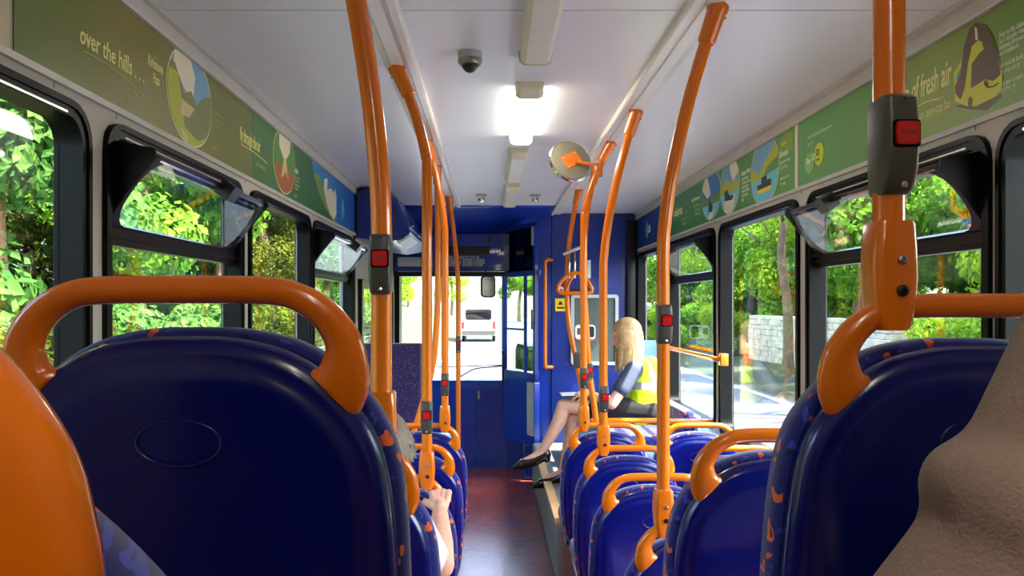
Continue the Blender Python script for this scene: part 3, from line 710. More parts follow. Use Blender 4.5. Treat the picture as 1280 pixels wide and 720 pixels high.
# left side
seatpole(1.48, .36, -.203, -.31, 'tall thick orange pole on the left, grey bell push at window height', (CZ+.075, .110), r=.0195)
seatpole(2.84, 0, -.228, -.335, 'orange pole rising from the handle the passenger grips', (CZ-.395, .115), zc1=1.25)
pole('grab_pole', 4.12, -.238, HZ, -.33, 'orange pole on frontmost left seat with bell push near its foot', (CZ-.405, .115), zc1=1.12)
pole('grab_pole', 6.2, -.255, 0, -.33, 'slimmest orange pole standing on the floor ahead of the left seats', (CZ-.30, .125), bracket=False, zc1=1.9)
pole('grab_pole', 4.86, -.475, .86, -.33, 'orange pole bending outwards beside the purple patterned seat', None, bracket=False,
     mid=[(0, .86), (.05, 1.02), (.115, 1.25), (.138, 1.45), (.15, 1.7), (.152, 2.1), (.145, ZC-.02)])
tag(tubeobj('bench_rail', [(.62, 4.86, CZ-.70), (.64, 4.86, CZ-.698), (1.0, 4.86, CZ-.70), (1.30, 4.86, CZ-.705), (WR, 4.86, CZ-.705)], .016, M['orange']), 'horizontal orange rail in front of the blonde woman\'s bench', 'rail')
wr = empty('window_rail', (WR, 4.6, CZ-.31), 'horizontal orange rail across the right window by the bench', 'rail')
tubeobj('rail', [(-.03, 0, 0), (-.05, .04, 0), (-.055, .1, 0), (-.055, .7, 0), (-.055, 1.5, 0), (-.03, 1.56, 0)], .016, M['orange'], wr)
bm = bmesh.new(); box(bm, -.045, 0.0, -.03, .02, -.035, .035, .005); link('end_plate', bm, M['orange'], wr, True)

# round mirror on the fourth pole
mo = empty('round_mirror', (.385, 3.86, CZ+.70), 'round convex mirror seen from behind, on orange bracket under the ceiling', 'mirror')
ax = Vector((-.28, .90, -.34)).normalized(); Q = ax.to_track_quat('Z', 'Y').to_matrix().to_4x4()
bm = bmesh.new(); lathe(bm, [(0, -.007), (.094, -.007), (.099, -.0055), (.101, .012)], Q, 40); link('backplate', bm, mat('mirror_back', (128, 120, 100), .5), mo, True)
bm = bmesh.new(); lathe(bm, [(.098, -.003), (.102, -.006), (.106, -.005), (.110, .004), (.109, .016), (.103, .020), (.08, .034), (.04, .046), (0, .05)], Q, 40); link('mirror_face', bm, M['chrome'], mo, True)
bm = bmesh.new(); prism(bm, rr(-.034, .034, -.045, .045, .006), Q @ Matrix.Rotation(math.radians(62), 4, 'Z'), -.012, -.006); 
pl = link('mounting_plate', bm, M['orange'], mo, True)
for a, b in ((-.035, -.024), (.035, -.024), (-.035, .024), (.035, .024)):
    bm = bmesh.new(); lathe(bm, [(0, -.002), (.004, -.002), (.003, -.0125), (0, -.013)], Q @ Matrix.Rotation(math.radians(62-90), 4, 'Z') @ Matrix.Translation((a, b, 0)), 8); link('screw', bm, M['cream'], pl)
tubeobj('arm', [(.02, -.022, -.01), (.09, -.018, -.02), (.128, .02, -.018), (.15, .15, -.008), (.165, .28, 0)], .0085, M['orange'], mo, 10)
bm = bmesh.new(); lathe(bm, [(0, -.03), (.024, -.03), (.026, -.025), (.026, .025), (.024, .03), (0, .03)], Matrix.Translation((.168, .29, 0)), 16); link('clamp', bm, M['orange'], mo, True)

# strap bar with triangular orange hand strap near the far right poles
sb = empty('strap_hanger', (.575, 5.825, 1.70), 'triangular orange hand strap on chrome straps hanging from far right pole', 'hand strap')
tubeobj('chrome_bar', [(-.05, 0, .31), (.03, 0, .345), (.10, 0, .375)], .012, M['chrome'], sb, 10)
for dx in (-.005, .035, .075): tubeobj('strap', [(dx, 0, .32+dx*.5), (dx, -.005, .24), (dx, 0, .14)], [(.007)]*(2*6+1), M['chrome'], sb, 8)
T = [(-.09, 0, .07), (-.08, 0, .04), (-.04, 0, .03), (.04, 0, .03), (.12, 0, .03), (.155, 0, .045), (.15, 0, .08), (.105, 0, .15), (.06, 0, .175), (.02, 0, .175), (-.03, 0, .15), (-.075, 0, .10), (-.09, 0, .07)]
tubeobj('triangle_loop', T, .015, M['orange'], sb, 10)
tubeobj('inner_strut', [(-.03, 0, .045), (.0, 0, .12), (.035, 0, .17)], .010, M['orange'], sb, 10)

# ---------------------------------------------------------------- purple seat, pale box at front left, bench
ps = empty('high_back_seat', (-.64, 5.0, 0), 'tall purple speckled moquette seat at front left behind the poles', 'seat')
bm = bmesh.new(); box(bm, -.20, .205, -.05, .05, .86, CZ-.235, .015); link('backrest', bm, M['moqpurple'], ps, True)
bm = bmesh.new(); box(bm, -.20, .205, .04, .45, .72, .86, .03); link('seat_cushion', bm, M['moqpurple'], ps, True)
bm = bmesh.new(); box(bm, -.22, .21, -.03, .45, .0, .73, .02); link('base', bm, M['lblue'], ps, True)
pb = tag(bx('luggage_box', -.54, -.24, 4.74, 4.94, 0, .86, M['lblue'], bev=.03), 'pale blue moulded box between the purple seat and the aisle', 'box')
bn = empty('side_bench', (1.1, 4.95, .375), 'side-facing bench with pale blue shell the blonde woman sits on', 'bench')
bx('base', -.33, .19, 0, 2.0, 0, .36, M['lblue'], bn, .03)
bx('seat_cushion', -.35, .15, .02, 1.98, .36, .45, M['moq'], bn, .03)
bx('backrest', .10, .17, .02, 1.98, .42, .61, M['moq'], bn, .03)
bx('back_shell', .165, .20, 0, 2.0, .3, .58, M['lblue'], bn, .015)
bx('end_panel', -.10, .20, 1.15, 1.18, .40, 1.00, M['lblue'], bn, .01)

# ---------------------------------------------------------------- advert bands
def advert(name, F, u0, u1, m, label, z0=ZB, z1=ZT):
    o = bpy.data.objects.new(name, None); bpy.data.objects.remove(o)
    bm = bmesh.new(); prism(bm, [(u0, z0+.001), (u1, z0+.001), (u1, z1-.001), (u0, z1-.001)], F, .0, .003)
    return tag(link(name, bm, m), label, 'advert panel')
def poly(name, pts, F, m, parent, wd=.0033, th=.0006, clip=True):
    if clip: pts = [(u, min(max(v, ZB+.002), ZT-.002)) for u, v in pts]
    return pr(name, pts, F, wd, wd+th, m, parent)
def flat(n_, rgb, rough=.45): return mat(n_, rgb, rough, var=.03)
mg1 = rampmat('advert_green_left', [(0, (50, 112, 48)), (.16, (86, 118, 40)), (.45, (128, 120, 42)), (1, (106, 112, 48))], 'Y', .42, (1.2, 3.3))[0]
mg2 = rampmat('advert_green_mid', [(0, (84, 118, 60)), (.6, (64, 112, 58)), (1, (46, 104, 56))], 'Y', .42, (2.6, 4.5))[0]
mg3 = rampmat('advert_green_right', [(0, (96, 146, 56)), (.35, (140, 156, 62)), (.6, (104, 150, 72)), (1, (96, 156, 84))], 'Y', .42, (1.9, 3.5))[0]
mg4 = rampmat('advert_green_far', [(0, (98, 152, 72)), (.4, (66, 132, 62)), (1, (44, 128, 72))], 'Y', .42, (3.5, 6.2))[0]
mblue = rampmat('advert_blue', [(0, (50, 140, 196)), (.5, (20, 92, 176)), (1, (16, 52, 130))], 'Y', .4, (4.4, 6.6))[0]
c_cloud = flat('print_cloud', (226, 214, 190)); c_sky = flat('print_sky', (110, 160, 190)); c_hill = flat('print_hill', (176, 178, 40)); c_hill2 = flat('print_hill_shade', (120, 124, 66))
c_road = flat('print_road', (200, 186, 130)); c_water = flat('print_water', (110, 190, 210)); c_dark = flat('print_dark', (40, 52, 40)); c_hull = flat('print_hull', (230, 200, 40)); c_edge = flat('print_edge', (226, 230, 150))
c_brown = flat('print_brown', (92, 66, 36)); c_lime = flat('print_lime', (206, 204, 30)); c_rust = flat('print_rust', (170, 96, 50)); c_deep = flat('print_deep_sky', (50, 120, 180)); c_gr = flat('print_green', (90, 140, 60)); c_shadow = flat('print_shadow', (84, 78, 30))

advert('advert_panel', FL, 1.20, 1.63, flat('advert_cream', (206, 192, 160)), 'cream advert panel at top left corner edge')
A1 = advert('advert_panel', FL, 1.645, 3.285, mg1, 'green advert reading over the hills with round mountain picture')
text('lettering', 'over the hills . . .', .066, FL, 1.905, CZ+.628, M['txt'], A1, sx=.80, shear=.12, off=.0006)
bm = bmesh.new(); sweep(bm, [FL @ Vector((1.92+t*.034, CZ+.612-.0022*t+.012*math.sin(t/10*PI), .004)) for t in range(11)], .0018, 6); link('underline', bm, M['txtf'], A1)
text('lettering', 'over the', .016, FL, 2.32, CZ+.722, M['txtf'], A1, sx=.7)
text('lettering', 'Kirkstone\n     Pass', .042, FL, 2.285, CZ+.690, M['txt'], A1, sx=.62, off=.0004)
text('lettering', 'with the\n  555', .028, FL, 2.15, CZ+.575, M['txtf'], A1, sx=.7)
def oval(F, u0, u1, z0, z1, parent, layers, name='picture'):
    cu, cz, a, b = (u0+u1)/2, (z0+z1)/2, abs(u1-u0)/2, (z1-z0)/2
    e = bpy.data.objects.new(name, None)
    base = poly(name, ell(cu, cz, a+.006, b+.006, 36), F, c_edge, parent)
    lv = .0040
    def clipell(subj):           # Sutherland-Hodgman against the oval outline
        cl_ = ell(cu, cz, a, b, 40)
        out = subj
        for k in range(40):
            (ax_, ay_), (bx2, by2) = cl_[k], cl_[(k+1) % 40]
            def side(p): return (bx2-ax_)*(p[1]-ay_)-(by2-ay_)*(p[0]-ax_)
            inp, out = out, []
            for n_ in range(len(inp)):
                p, q = inp[n_-1], inp[n_]; sp, sq = side(p), side(q)
                if (sp >= 0) != (sq >= 0):
                    t = sp/(sp-sq); out.append((p[0]+(q[0]-p[0])*t, p[1]+(q[1]-p[1])*t))
                if sq >= 0: out.append(q)
            if not out: break
        return out
    for nm, pts, m in layers:
        P = clipell([(cu+x*a, cz+y*b) for x, y in pts]); Q = []
        for p in P:
            if not Q or math.hypot(p[0]-Q[-1][0], p[1]-Q[-1][1]) > .0006: Q.append(p)
        if len(Q) > 2: poly(nm, Q, F, m, base, lv, .0004)
        lv += .0004
    return base
SQ = [(-1.5, -1.5), (1.5, -1.5), (1.5, 1.5), (-1.5, 1.5)]
oval(FL, 2.42, 2.80, CZ+.525, CZ+.83, A1, [('sky', SQ, c_sky), ('cloud', [(-.7, .9), (-.75, .5), (-.3, .1), (.1, .0), (.2, .5), (-.1, 1.2)], c_cloud),
    ('hill', [(-1.5, .55), (-.7, .5), (-.3, .0), (0, .15), (.25, -.1), (.6, .2), (1.5, .5), (1.5, -1.5), (-1.5, -1.5)], c_hill2), ('meadow', [(-1.5, .3), (-.6, .35), (-.4, -.2), (-.3, -.7), (.3, -.85), (.9, -.6), (.9, -1.5), (-1.5, -1.5)], c_hill),
    ('road', [(-.5, -.75), (-.3, -.8), (.1, -1.1), (.4, -1.5), (-.1, -1.5), (-.3, -1.1)], c_road), ('lake', [(-.45, -.15), (.15, -.2), (-.1, -.45), (-.5, -.5)], c_road)])
for i, s in enumerate(('walk high fells for the most', 'dramatic views in the valley', 'and take the bus back over', 'the pass to', '', 'stop at the inn for lunch', 'near the top')):
    text('small_print', s, .017, FL, 2.81, CZ+.680-i*.021, M['txtf'], A1, sx=.62)
A2 = advert('advert_panel', FL, 3.288, 5.735, mg2, 'green and blue advert reading fly through the air with oval picture')
text('lettering', 'fly through the air', .078, FL, 3.12, CZ+.648, M['txt'], A2, sx=.48, shear=.1, wd=.0038, off=.001)
bm = bmesh.new(); sweep(bm, [FL @ Vector((3.14+t*.036, CZ+.632-.001*t+.006*math.sin(t/10*PI), .004)) for t in range(11)], .0022, 6); link('underline', bm, M['txt'], A2)
text('lettering', 'the 77 and Treetops', .026, FL, 3.34, CZ+.585, M['txtf'], A2, sx=.6)
oval(FL, 3.60, 3.99, CZ+.535, CZ+.83, A2, [('sky', SQ, c_gr), ('cloud', [(-.5, 1.2), (-.5, .4), (0, .0), (.5, .4), (.6, 1.2)], c_cloud), ('ground', [(-1.5, -.4), (-.3, -.1), (.1, -.1), (1.5, -.5), (1.5, -1.5), (-1.5, -1.5)], c_rust), ('figure', [(-.1, .1), (.1, .15), (.35, -.6), (.1, -.3), (-.35, -.6)], c_road)])
text('lettering', 'Grizedale', .042, FL, 3.98, CZ+.665, M['txtw'], A2, sx=.5, off=.0005)
for i in range(6): text('small_print', ('swing on the high ropes', 'among the tall trees', 'then ride home by bus', 'with a day ticket', '', 'all summer')[i], .020, FL, 3.99, CZ+.640-i*.019, M['txtf'], A2, sx=.55)
ub = [(4.38, ZT), (4.42, CZ+.72), (4.55, CZ+.64), (4.75, CZ+.57), (5.0, ZB), (5.734, ZB), (5.734, ZT)]
poly('blue_field', ub, FL, mblue, A2, .0033)
poly('green_wave', [(4.42, CZ+.725), (4.55, CZ+.745), (4.64, CZ+.70), (4.72, CZ+.61), (5.1, ZB), (4.98, ZB), (4.74, CZ+.57), (4.55, CZ+.64)], FL, flat('print_olive', (128, 150, 56)), A2, .0040)
poly('cloud', [(4.70, CZ+.745), (4.78, CZ+.76), (4.78, CZ+.69), (4.90, CZ+.72), (4.96, CZ+.70), (5.02, CZ+.735), (5.06, CZ+.69), (5.06, CZ+.58), (4.98, CZ+.535), (4.86, CZ+.555), (4.76, CZ+.61), (4.68, CZ+.68)], FL, c_cloud, A2, .0046)
poly('logo_leaf', ell(5.28, CZ+.64, .045, .065), FL, flat('print_pale_blue', (90, 176, 210)), A2, .0046)
text('logo_lettering', 'LES', .055, FL, 5.30, CZ+.612, M['txtw'], A2, sx=.9, off=.002)

# right band, u = -y
A3 = advert('advert_panel', FR, -3.52, -.9, mg3, 'long green advert reading fresh air with yellow open-top bus picture')
def ru(px): return -1356/(px-614)
def rz(px, py): return CZ-(py-382)*1.356/(px-614)
text('lettering', 'sip of fresh air', .105, FR, -2.645, CZ+.655, M['txt'], A3, sx=.48, shear=.12, off=.001)
bm = bmesh.new(); sweep(bm, [FR @ Vector((-2.66+t*.030, CZ+.605+.028*math.sin(min(1, t/8)*PI*.75), .004)) for t in range(10)], .002, 6); link('underline', bm, M['txt'], A3)
text('lettering', 'on an open-top bus', .046, FR, -2.56, CZ+.585, M['txt'], A3, sx=.56, shear=.15, off=-.0006)
def P(*q): return [(ru(a), rz(a, b)) for a, b in q]
poly('bus_shadow', P((1195, 133), (1210, 136), (1235, 138), (1254, 120), (1252, 117), (1215, 128)), FR, c_shadow, A3, .0036)
poly('bus_body', P((1194, 92), (1204, 76), (1214, 36), (1222, 28), (1234, 31), (1242, 42), (1251, 70), (1255, 95), (1255, 110), (1248, 120), (1222, 133), (1211, 133), (1196, 127), (1195, 110)), FR, c_lime, A3, .0044)
poly('bus_upper', P((1203, 92), (1207, 60), (1214, 36), (1222, 28), (1234, 31), (1242, 42), (1251, 70), (1253, 93), (1244, 101), (1234, 99), (1228, 103), (1216, 110), (1217, 80), (1227, 66), (1232, 62), (1230, 52), (1225, 50), (1217, 58), (1212, 80), (1208, 110), (1203, 124), (1197, 118), (1196, 108)), FR, c_brown, A3, .0050)
poly('bus_highlight', P((1221, 33), (1224, 36), (1225, 50), (1222, 50)), FR, c_cloud, A3, .0056)
poly('bus_window', P((1199, 94), (1205, 82), (1203, 90), (1200, 99), (1197, 100)), FR, c_sky, A3, .0056)
poly('bus_wheel', ell(ru(1215), rz(1215, 127), .010, .014, 16), FR, c_brown, A3, .0056)
poly('bus_headlight', P((1233, 100), (1237, 101), (1238, 108), (1234, 107)), FR, c_dark, A3, .0056)
bm = bmesh.new(); sweep(bm, [FR @ Vector((u, v, .0058)) for u, v in P((1233, 104), (1237, 109), (1244, 108), (1251, 104))], .0016, 6); link('bus_trim', bm, c_dark, A3)
for i, s in enumerate(('Hop on the Lakesider', 'for a lakeside ride', 'between Bowness', 'and Ambleside', '', 'No need to book,', 'bus stop and go', '', 'And stay in touch', 'with free wifi')):
    text('small_print', s, .022, FR, -2.13, CZ+.712-i*.0165, M['txtw'], A3, sx=.62, off=.0003)
text('lettering', 'connecting boats & buses across', .023, FR, -3.42, CZ+.710, M['txtw'], A3, sx=.80)
text('lettering', 'ask driver', .023, FR, -3.42, CZ+.680, M['txtw'], A3, sx=.8)
poly('green_badge', ell(-3.40, CZ+.605, .05, .043), FR, flat('badge_green', (130, 186, 90)), A3, .0036)
poly('yellow_badge', ell(-3.30, CZ+.625, .045, .047), FR, flat('badge_yellow', (206, 220, 40)), A3, .0038)
text('badge_lettering', 'Day', .034, FR, -3.43, CZ+.605, M['white'], A3, sx=.8, wd=.0045, off=.001)
text('badge_lettering', '£7', .036, FR, -3.372, CZ+.612, M['white'], A3, sx=.8, wd=.0047, off=.001)
text('badge_lettering', '£21', .038, FR, -3.328, CZ+.622, M['skirt'], A3, sx=.65, wd=.0047, off=.0005)
text('badge_lettering', 'week', .018, FR, -3.325, CZ+.60, c_brown, A3, sx=.8, wd=.0047)
struct(bx('trim_divider', WR-.006, WR, 3.525, 3.555, ZB, ZT, M['cream']))
A4 = advert('advert_panel', FR, -6.10, -3.56, mg4, 'green advert with three oval lake boat pictures on right')
text('lettering', 'celebrate', .085, FR, -5.93, CZ+.655, M['txt'], A4, sx=.85, shear=.1, off=.002)
bm = bmesh.new(); sweep(bm, [FR @ Vector((-5.92+t*.045, CZ+.632+.002*t, .004)) for t in range(10)], .003, 6); link('underline', bm, M['txtf'], A4)
text('lettering', '70 years on\n the lake', .036, FR, -5.70, CZ+.600, M['txtf'], A4, sx=1.3)
text('lettering', 'Lake Windermere', .036, FR, -5.40, CZ+.695, M['txtw'], A4, sx=.8, off=.001)
for i in range(3): text('small_print', ('all year round', 'cruises daily', 'from the pier')[i], .030, FR, -5.35+i*.02, CZ+.655-i*.03, M['txtf'], A4, sx=.85)
B1 = [('sky', SQ, c_deep), ('cloud', [(-1, .9), (-.9, .3), (-.4, -.1), (.0, .0), (-.2, .5), (-.5, 1.2)], c_cloud), ('hills', [(-1.5, .1), (-.5, -.1), (.2, -.15), (1.5, .1), (1.5, -.5), (-1.5, -.5)], c_gr), ('water', [(-1.5, -.42), (1.5, -.42), (1.5, -1.5), (-1.5, -1.5)], c_water),
      ('wake', [(-.3, -.95), (.3, -.6), (.35, -.75), (0, -1.2)], c_cloud), ('boat', [(-.1, -.1), (.0, -.3), (.25, -.5), (.2, -.75), (-.25, -.7), (-.2, -.4)], c_dark)]
oval(FR, -5.13, -4.72, CZ+.535, CZ+.83, A4, B1)
B2 = [('sky', SQ, c_sky), ('cloud', [(.0, 1.2), (.1, .5), (.4, .1), (.9, .4), (.9, 1.2)], c_cloud), ('hills', [(-1.5, .0), (-.3, .3), (.1, .1), (1.5, .1), (1.5, -.3), (-1.5, -.3)], c_hill), ('water', [(-1.5, -.25), (1.5, -.25), (1.5, -1.5), (-1.5, -1.5)], c_water),
      ('wake', [(-.5, -.5), (.6, -.35), (.5, -.8), (-.2, -1.3), (-.6, -1.0)], c_cloud), ('boat', [(-.5, -.15), (-.2, -.1), (.0, -.35), (.5, -.4), (.3, -.55), (-.45, -.5)], c_dark)]
oval(FR, -4.72, -4.36, CZ+.525, CZ+.83, A4, B2)
text('lettering', 'Coniston Water', .036, FR, -4.33, CZ+.700, M['txtw'], A4, sx=.65, off=.001)
for i in range(6): text('small_print', ('sail on the launch', 'to Brantwood for tea', 'or walk the shore', 'below the Old Man', 'ticket on board', 'daily')[i], .026, FR, -4.32, CZ+.672-i*.022, M['txtw'], A4, sx=.62)
B3 = [('sky', SQ, c_sky), ('hills', [(-1.5, .3), (-.9, .25), (-.4, -.05), (.1, .3), (.8, .7), (1.5, .5), (1.5, -.4), (-1.5, -.4)], c_hill), ('shore', [(-.1, -.2), (.2, .1), (.5, .15), (1.5, .4), (1.5, -.1), (.3, -.15)], c_gr), ('water', [(-1.5, -.25), (1.5, -.05), (1.5, -1.5), (-1.5, -1.5)], c_water),
      ('deck', [(-.5, -.35), (-.2, -.35), (-.2, -.15), (.2, -.15), (.2, -.3), (.5, -.3), (.5, -.5), (-.5, -.5)], c_dark), ('hull', [(-.55, -.5), (.55, -.5), (.5, -.62), (-.5, -.62)], c_hull)]
oval(FR, -4.16, -3.76, CZ+.50, CZ+.83, A4, B3)
poly('green_badge', [(-3.76, CZ+.76), (-3.68, CZ+.79), (-3.58, CZ+.78), (-3.58, CZ+.70), (-3.78, CZ+.70)], FR, flat('print_moss', (130, 160, 60)), A4, .0034)
text('lettering', 'Ullswater', .042, FR, -3.755, CZ+.690, M['txtw'], A4, sx=.72, off=.001, wd=.0042)
text('lettering', 'steamers', .025, FR, -3.73, CZ+.742, c_hull, A4, sx=.8, off=.001, wd=.0042)
for i in range(5): text('small_print', ('cruise from the pier', 'at Glenridding', '', 'show your ticket', 'for a saving')[i], .023, FR, -3.745, CZ+.66-i*.025, M['txtw'], A4, sx=.68)
A5 = advert('advert_panel', FR, -7.40, -6.105, mblue, 'dark blue advert end panel beside the blue bulkhead')
poly('green_wave', [(-6.22, CZ+.78), (-6.11, CZ+.79), (-6.11, CZ+.60), (-6.16, CZ+.63)], FR, flat('print_olive2', (170, 180, 50)), A5, .0034)
poly('logo_leaf', ell(-6.95, CZ+.655, .05, .075), FR, flat('print_pale_blue2', (90, 176, 220)), A5, .0036)
text('logo_lettering', 'LES', .075, FR, -6.93, CZ+.63, M['txtw'], A5, sx=1.3, off=.003)

# wall joints under the band
for i, (F, us) in enumerate(((FL, (1.80, 2.10, 3.2, 3.42, 4.40)), (FR, (-3.27, -2.24, -3.50, -4.83, -6.14)))):
    for u in us:
        bm = bmesh.new(); prism(bm, [(u-.0015, ZW1+.05), (u+.0015, ZW1+.05), (u+.0015, ZB-.016), (u-.0015, ZB-.016)], F, 0, .0008); struct(link('trim_joint', bm, M['boot']))

# ---------------------------------------------------------------- people
def capsule(bm, p0, p1, r0, r1, n=14):
    p0, p1 = Vector(p0), Vector(p1); d = p1-p0; L = max(d.length, 1e-4); q = d.to_track_quat('Z', 'Y').to_matrix().to_4x4()
    prof = [(r0*math.sin(a), -r0*math.cos(a)) for a in [PI/2*k/4 for k in range(5)]] + [(r1*math.cos(a), L+r1*math.sin(a)) for a in [PI/2*k/4 for k in range(5)]]
    lathe(bm, prof, Matrix.Translation(p0) @ q, n)
def ellip(bm, c, r, rot=None):
    Mx = Matrix.Translation(c) @ (rot if rot else Matrix()) @ Matrix.Diagonal((r[0], r[1], r[2], 1))
    bmesh.ops.create_uvsphere(bm, u_segments=20, v_segments=14, radius=1, matrix=Mx)
def flesh(name, fn, m, parent, voxel=.007, smooth=6, disp=0):
    bm = bmesh.new(); fn(bm); o = link(name, bm, m, parent, 'all')
    r = o.modifiers.new('one_surface', 'REMESH'); r.mode = 'VOXEL'; r.voxel_size = voxel; r.use_smooth_shade = True
    s = o.modifiers.new('soften', 'SMOOTH'); s.iterations = smooth; s.factor = .5
    return o
def chain(bm, pts, rs):
    for i in range(len(pts)-1): capsule(bm, pts[i], pts[i+1], rs[i], rs[i+1])
def head(bm, c, f, s=1.0, up=(0, 0, 1)):
    """c centre of skull, f facing direction"""
    f = Vector(f).normalized(); u = Vector(up); r = f.cross(u).normalized(); u = r.cross(f).normalized()
    R = Matrix(((r.x, f.x, u.x, 0), (r.y, f.y, u.y, 0), (r.z, f.z, u.z, 0), (0, 0, 0, 1))); c = Vector(c)
    def L(x, y, z): return c + r*x*s + f*y*s + u*z*s
    ellip(bm, L(0, -.01, .02), (.076*s, .096*s, .095*s), R)
    ellip(bm, L(0, .025, -.045), (.058*s, .062*s, .072*s), R)
    capsule(bm, L(0, .055, -.095), L(0, .06, -.088), .024*s, .024*s)       # chin
    capsule(bm, L(0, .083, .010), L(0, .104, -.030), .009*s, .014*s)       # nose
    capsule(bm, L(-.02, .079, -.062), L(.02, .079, -.062), .010*s, .010*s) # mouth
    capsule(bm, L(-.045, .070, .030), L(.045, .070, .030), .013*s, .013*s) # brow
    for sd_ in (-1, 1):
        ellip(bm, L(sd_*.076, -.005, -.01), (.010*s, .018*s, .030*s), R)
        capsule(bm, L(sd_*.04, .06, -.025), L(sd_*.035, .062, -.03), .022*s, .02*s)
def hand(bm, w, d, up, s=1.0, curl=.5, side=1, grip=False):
    """w wrist, d direction of fingers, up = back-of-hand normal"""
    w = Vector(w); d = Vector(d).normalized(); up = Vector(up); up = (up-d*d.dot(up)).normalized(); x = d.cross(up)*side
    capsule(bm, w, w+d*.03*s, .022*s, .024*s)
    for k, off in enumerate((-.030, -.010, .010, .029)):
        L = (.068, .078, .073, .058)[k]*s
        base = w+d*(.085-.004*abs(k-1.5))*s+x*off*s
        capsule(bm, w+d*.02*s+x*off*.5*s, base, .015*s, .0125*s)
        a = 0; p = base
        for j, fr_ in enumerate((.45, .32, .23)):
            a += curl*(1.1 if j == 0 else 1.25); q = p+(d*math.cos(a)-up*math.sin(a))*L*fr_*1.05
            capsule(bm, p, q, (.0100-.0010*j)*s, (.0092-.0010*j)*s, 10); p = q
    t0 = w+d*.025*s-x*.022*s; t1 = t0+(d*.6-x*.75-up*.25).normalized()*.04*s; t2 = t1+(d*.75-x*.1-up*.6*curl*1.6).normalized()*.034*s; t3 = t2+(d*.5+x*.25-up*curl*1.2).normalized()*.028*s
    capsule(bm, t0, t1, .016*s, .0125*s, 10); capsule(bm, t1, t2, .012*s, .0105*s, 10); capsule(bm, t2, t3, .0105*s, .0085*s, 10)

# --- blonde woman in hi-vis vest, facing -x; local origin at the bench under her
WY = 5.62; SZ = .825
lady = empty('person', (1.0, WY, SZ), 'blonde person in yellow hi-vis vest reading, legs crossed, side-facing bench', 'person')
def lp(px, py, dy=0.0):
    Y = WY+dy; return Vector(((px-614)*Y/1000-1.0, dy, CZ-(py-382)*Y/1000-SZ))
hipN, hipF = Vector((.05, -.09, .075)), Vector((.05, .09, .075))
kneeA = lp(705, 507, -.03); ankA = lp(677, 566, -.02); toeA = lp(653, 578, -.02)        # crossed leg on top (near leg)
kneeB = lp(714, 520, .07); ankB = lp(703, 590, .10); toeB = lp(677, 602, .12)
PV = Vector((.085, 0, 0)); RZ = math.radians(-28)
def T(x, y, z): return Matrix.Translation(PV) @ Matrix.Rotation(RZ, 4, 'Z') @ Matrix.Translation(-PV) @ Vector((x, y, z))
sh = [T(.055, -.170, .375), T(.055, .165, .385)]
elb = lp(765, 505, -.20); wri = lp(736, 491, -.12); elb2 = lp(772, 503, .26); wri2 = lp(738, 494, .06)
neck0, neck1, hc = lp(795, 450), lp(789, 434), lp(782, 419)
def lbody(bm):
    for yy in (-.05, .05): chain(bm, [T(.06, yy, .09), T(.085, yy, .25), T(.075, yy, .36)], [.11, .09, .08])
    chain(bm, [hipN, (hipN+kneeA)/2+Vector((0, -.0, .015)), kneeA], [.085, .072, .052]); chain(bm, [kneeA, kneeA*.65+ankA*.35+Vector((.018, 0, 0)), ankA], [.050, .050, .029]); chain(bm, [ankA, toeA], [.030, .022])
    chain(bm, [hipF, (hipF+kneeB)/2, kneeB], [.085, .07, .05]); chain(bm, [kneeB, kneeB*.65+ankB*.35+Vector((.018, 0, 0)), ankB], [.048, .048, .029]); chain(bm, [ankB, toeB], [.030, .022])
    for s_, e_, w_ in ((sh[0], elb, wri), (sh[1], elb2, wri2)): chain(bm, [s_, e_], [.05, .038]); chain(bm, [e_, w_], [.037, .024])
    chain(bm, [neck0, neck1], [.05, .045]); head(bm, hc, (-1, -.05, -.35), 1.0, (0, 0, 1))
    hand(bm, wri, (-1, .1, -.12), (0, -.4, 1), .85, .35, 1); hand(bm, wri2, (-1, -.1, -.12), (0, .4, 1), .85, .35, -1)
flesh('body', lbody, M['skin'], lady, .007, 4)
def lhair(bm):
    rh_ = random.Random(5)
    ellip(bm, hc+Vector((.012, 0, .032)), (.104, .092, .096)); ellip(bm, hc+Vector((.045, 0, -.03)), (.066, .084, .09))
    for k in range(84):      # long strands all round the back and sides of the head
        a = rh_.uniform(-2.45, 2.45); cx_, sy_ = math.cos(a), math.sin(a); l = rh_.uniform(.16, .27)
        p0 = hc+Vector((.01+cx_*.045, sy_*.045, .10)); p1 = hc+Vector((.012+cx_*.100, sy_*.094, .02)); p2 = hc+Vector((.02+cx_*.100, sy_*.106, -.08)); p3 = hc+Vector((.01+cx_*.086+rh_.uniform(-.02, .02), sy_*.098, -l))
        chain(bm, [p0, p1, p2, p3], [.007, .0095, .010, .004])
flesh('hair', lhair, M['hairb'], lady, .0045, 0)
def lshirt(bm):
    for yy in (-.06, .06): chain(bm, [T(.07, yy, .14), T(.085, yy, .25), T(.075, yy, .36)], [.105, .10, .085])
    for s_, e_ in ((sh[0], elb), (sh[1], elb2)): chain(bm, [s_, s_*.45+e_*.55], [.062, .063])
    chain(bm, [T(.078, -.14, .385), T(.078, .14, .385)], [.062, .062])
flesh('shirt', lshirt, M['shirt'], lady, .007, 3)
# vest with silver bands printed in the cloth
mv, tv, bv, rpv = rampmat('hi_vis_vest', [(0, (206, 240, 0)), (.10, (190, 196, 190)), (.20, (206, 240, 0)), (.42, (150, 156, 152)), (.53, (206, 240, 0)), (1, (206, 240, 0))], 'Z', .7, (.05, .50))
rpv.color_ramp.interpolation = 'CONSTANT'
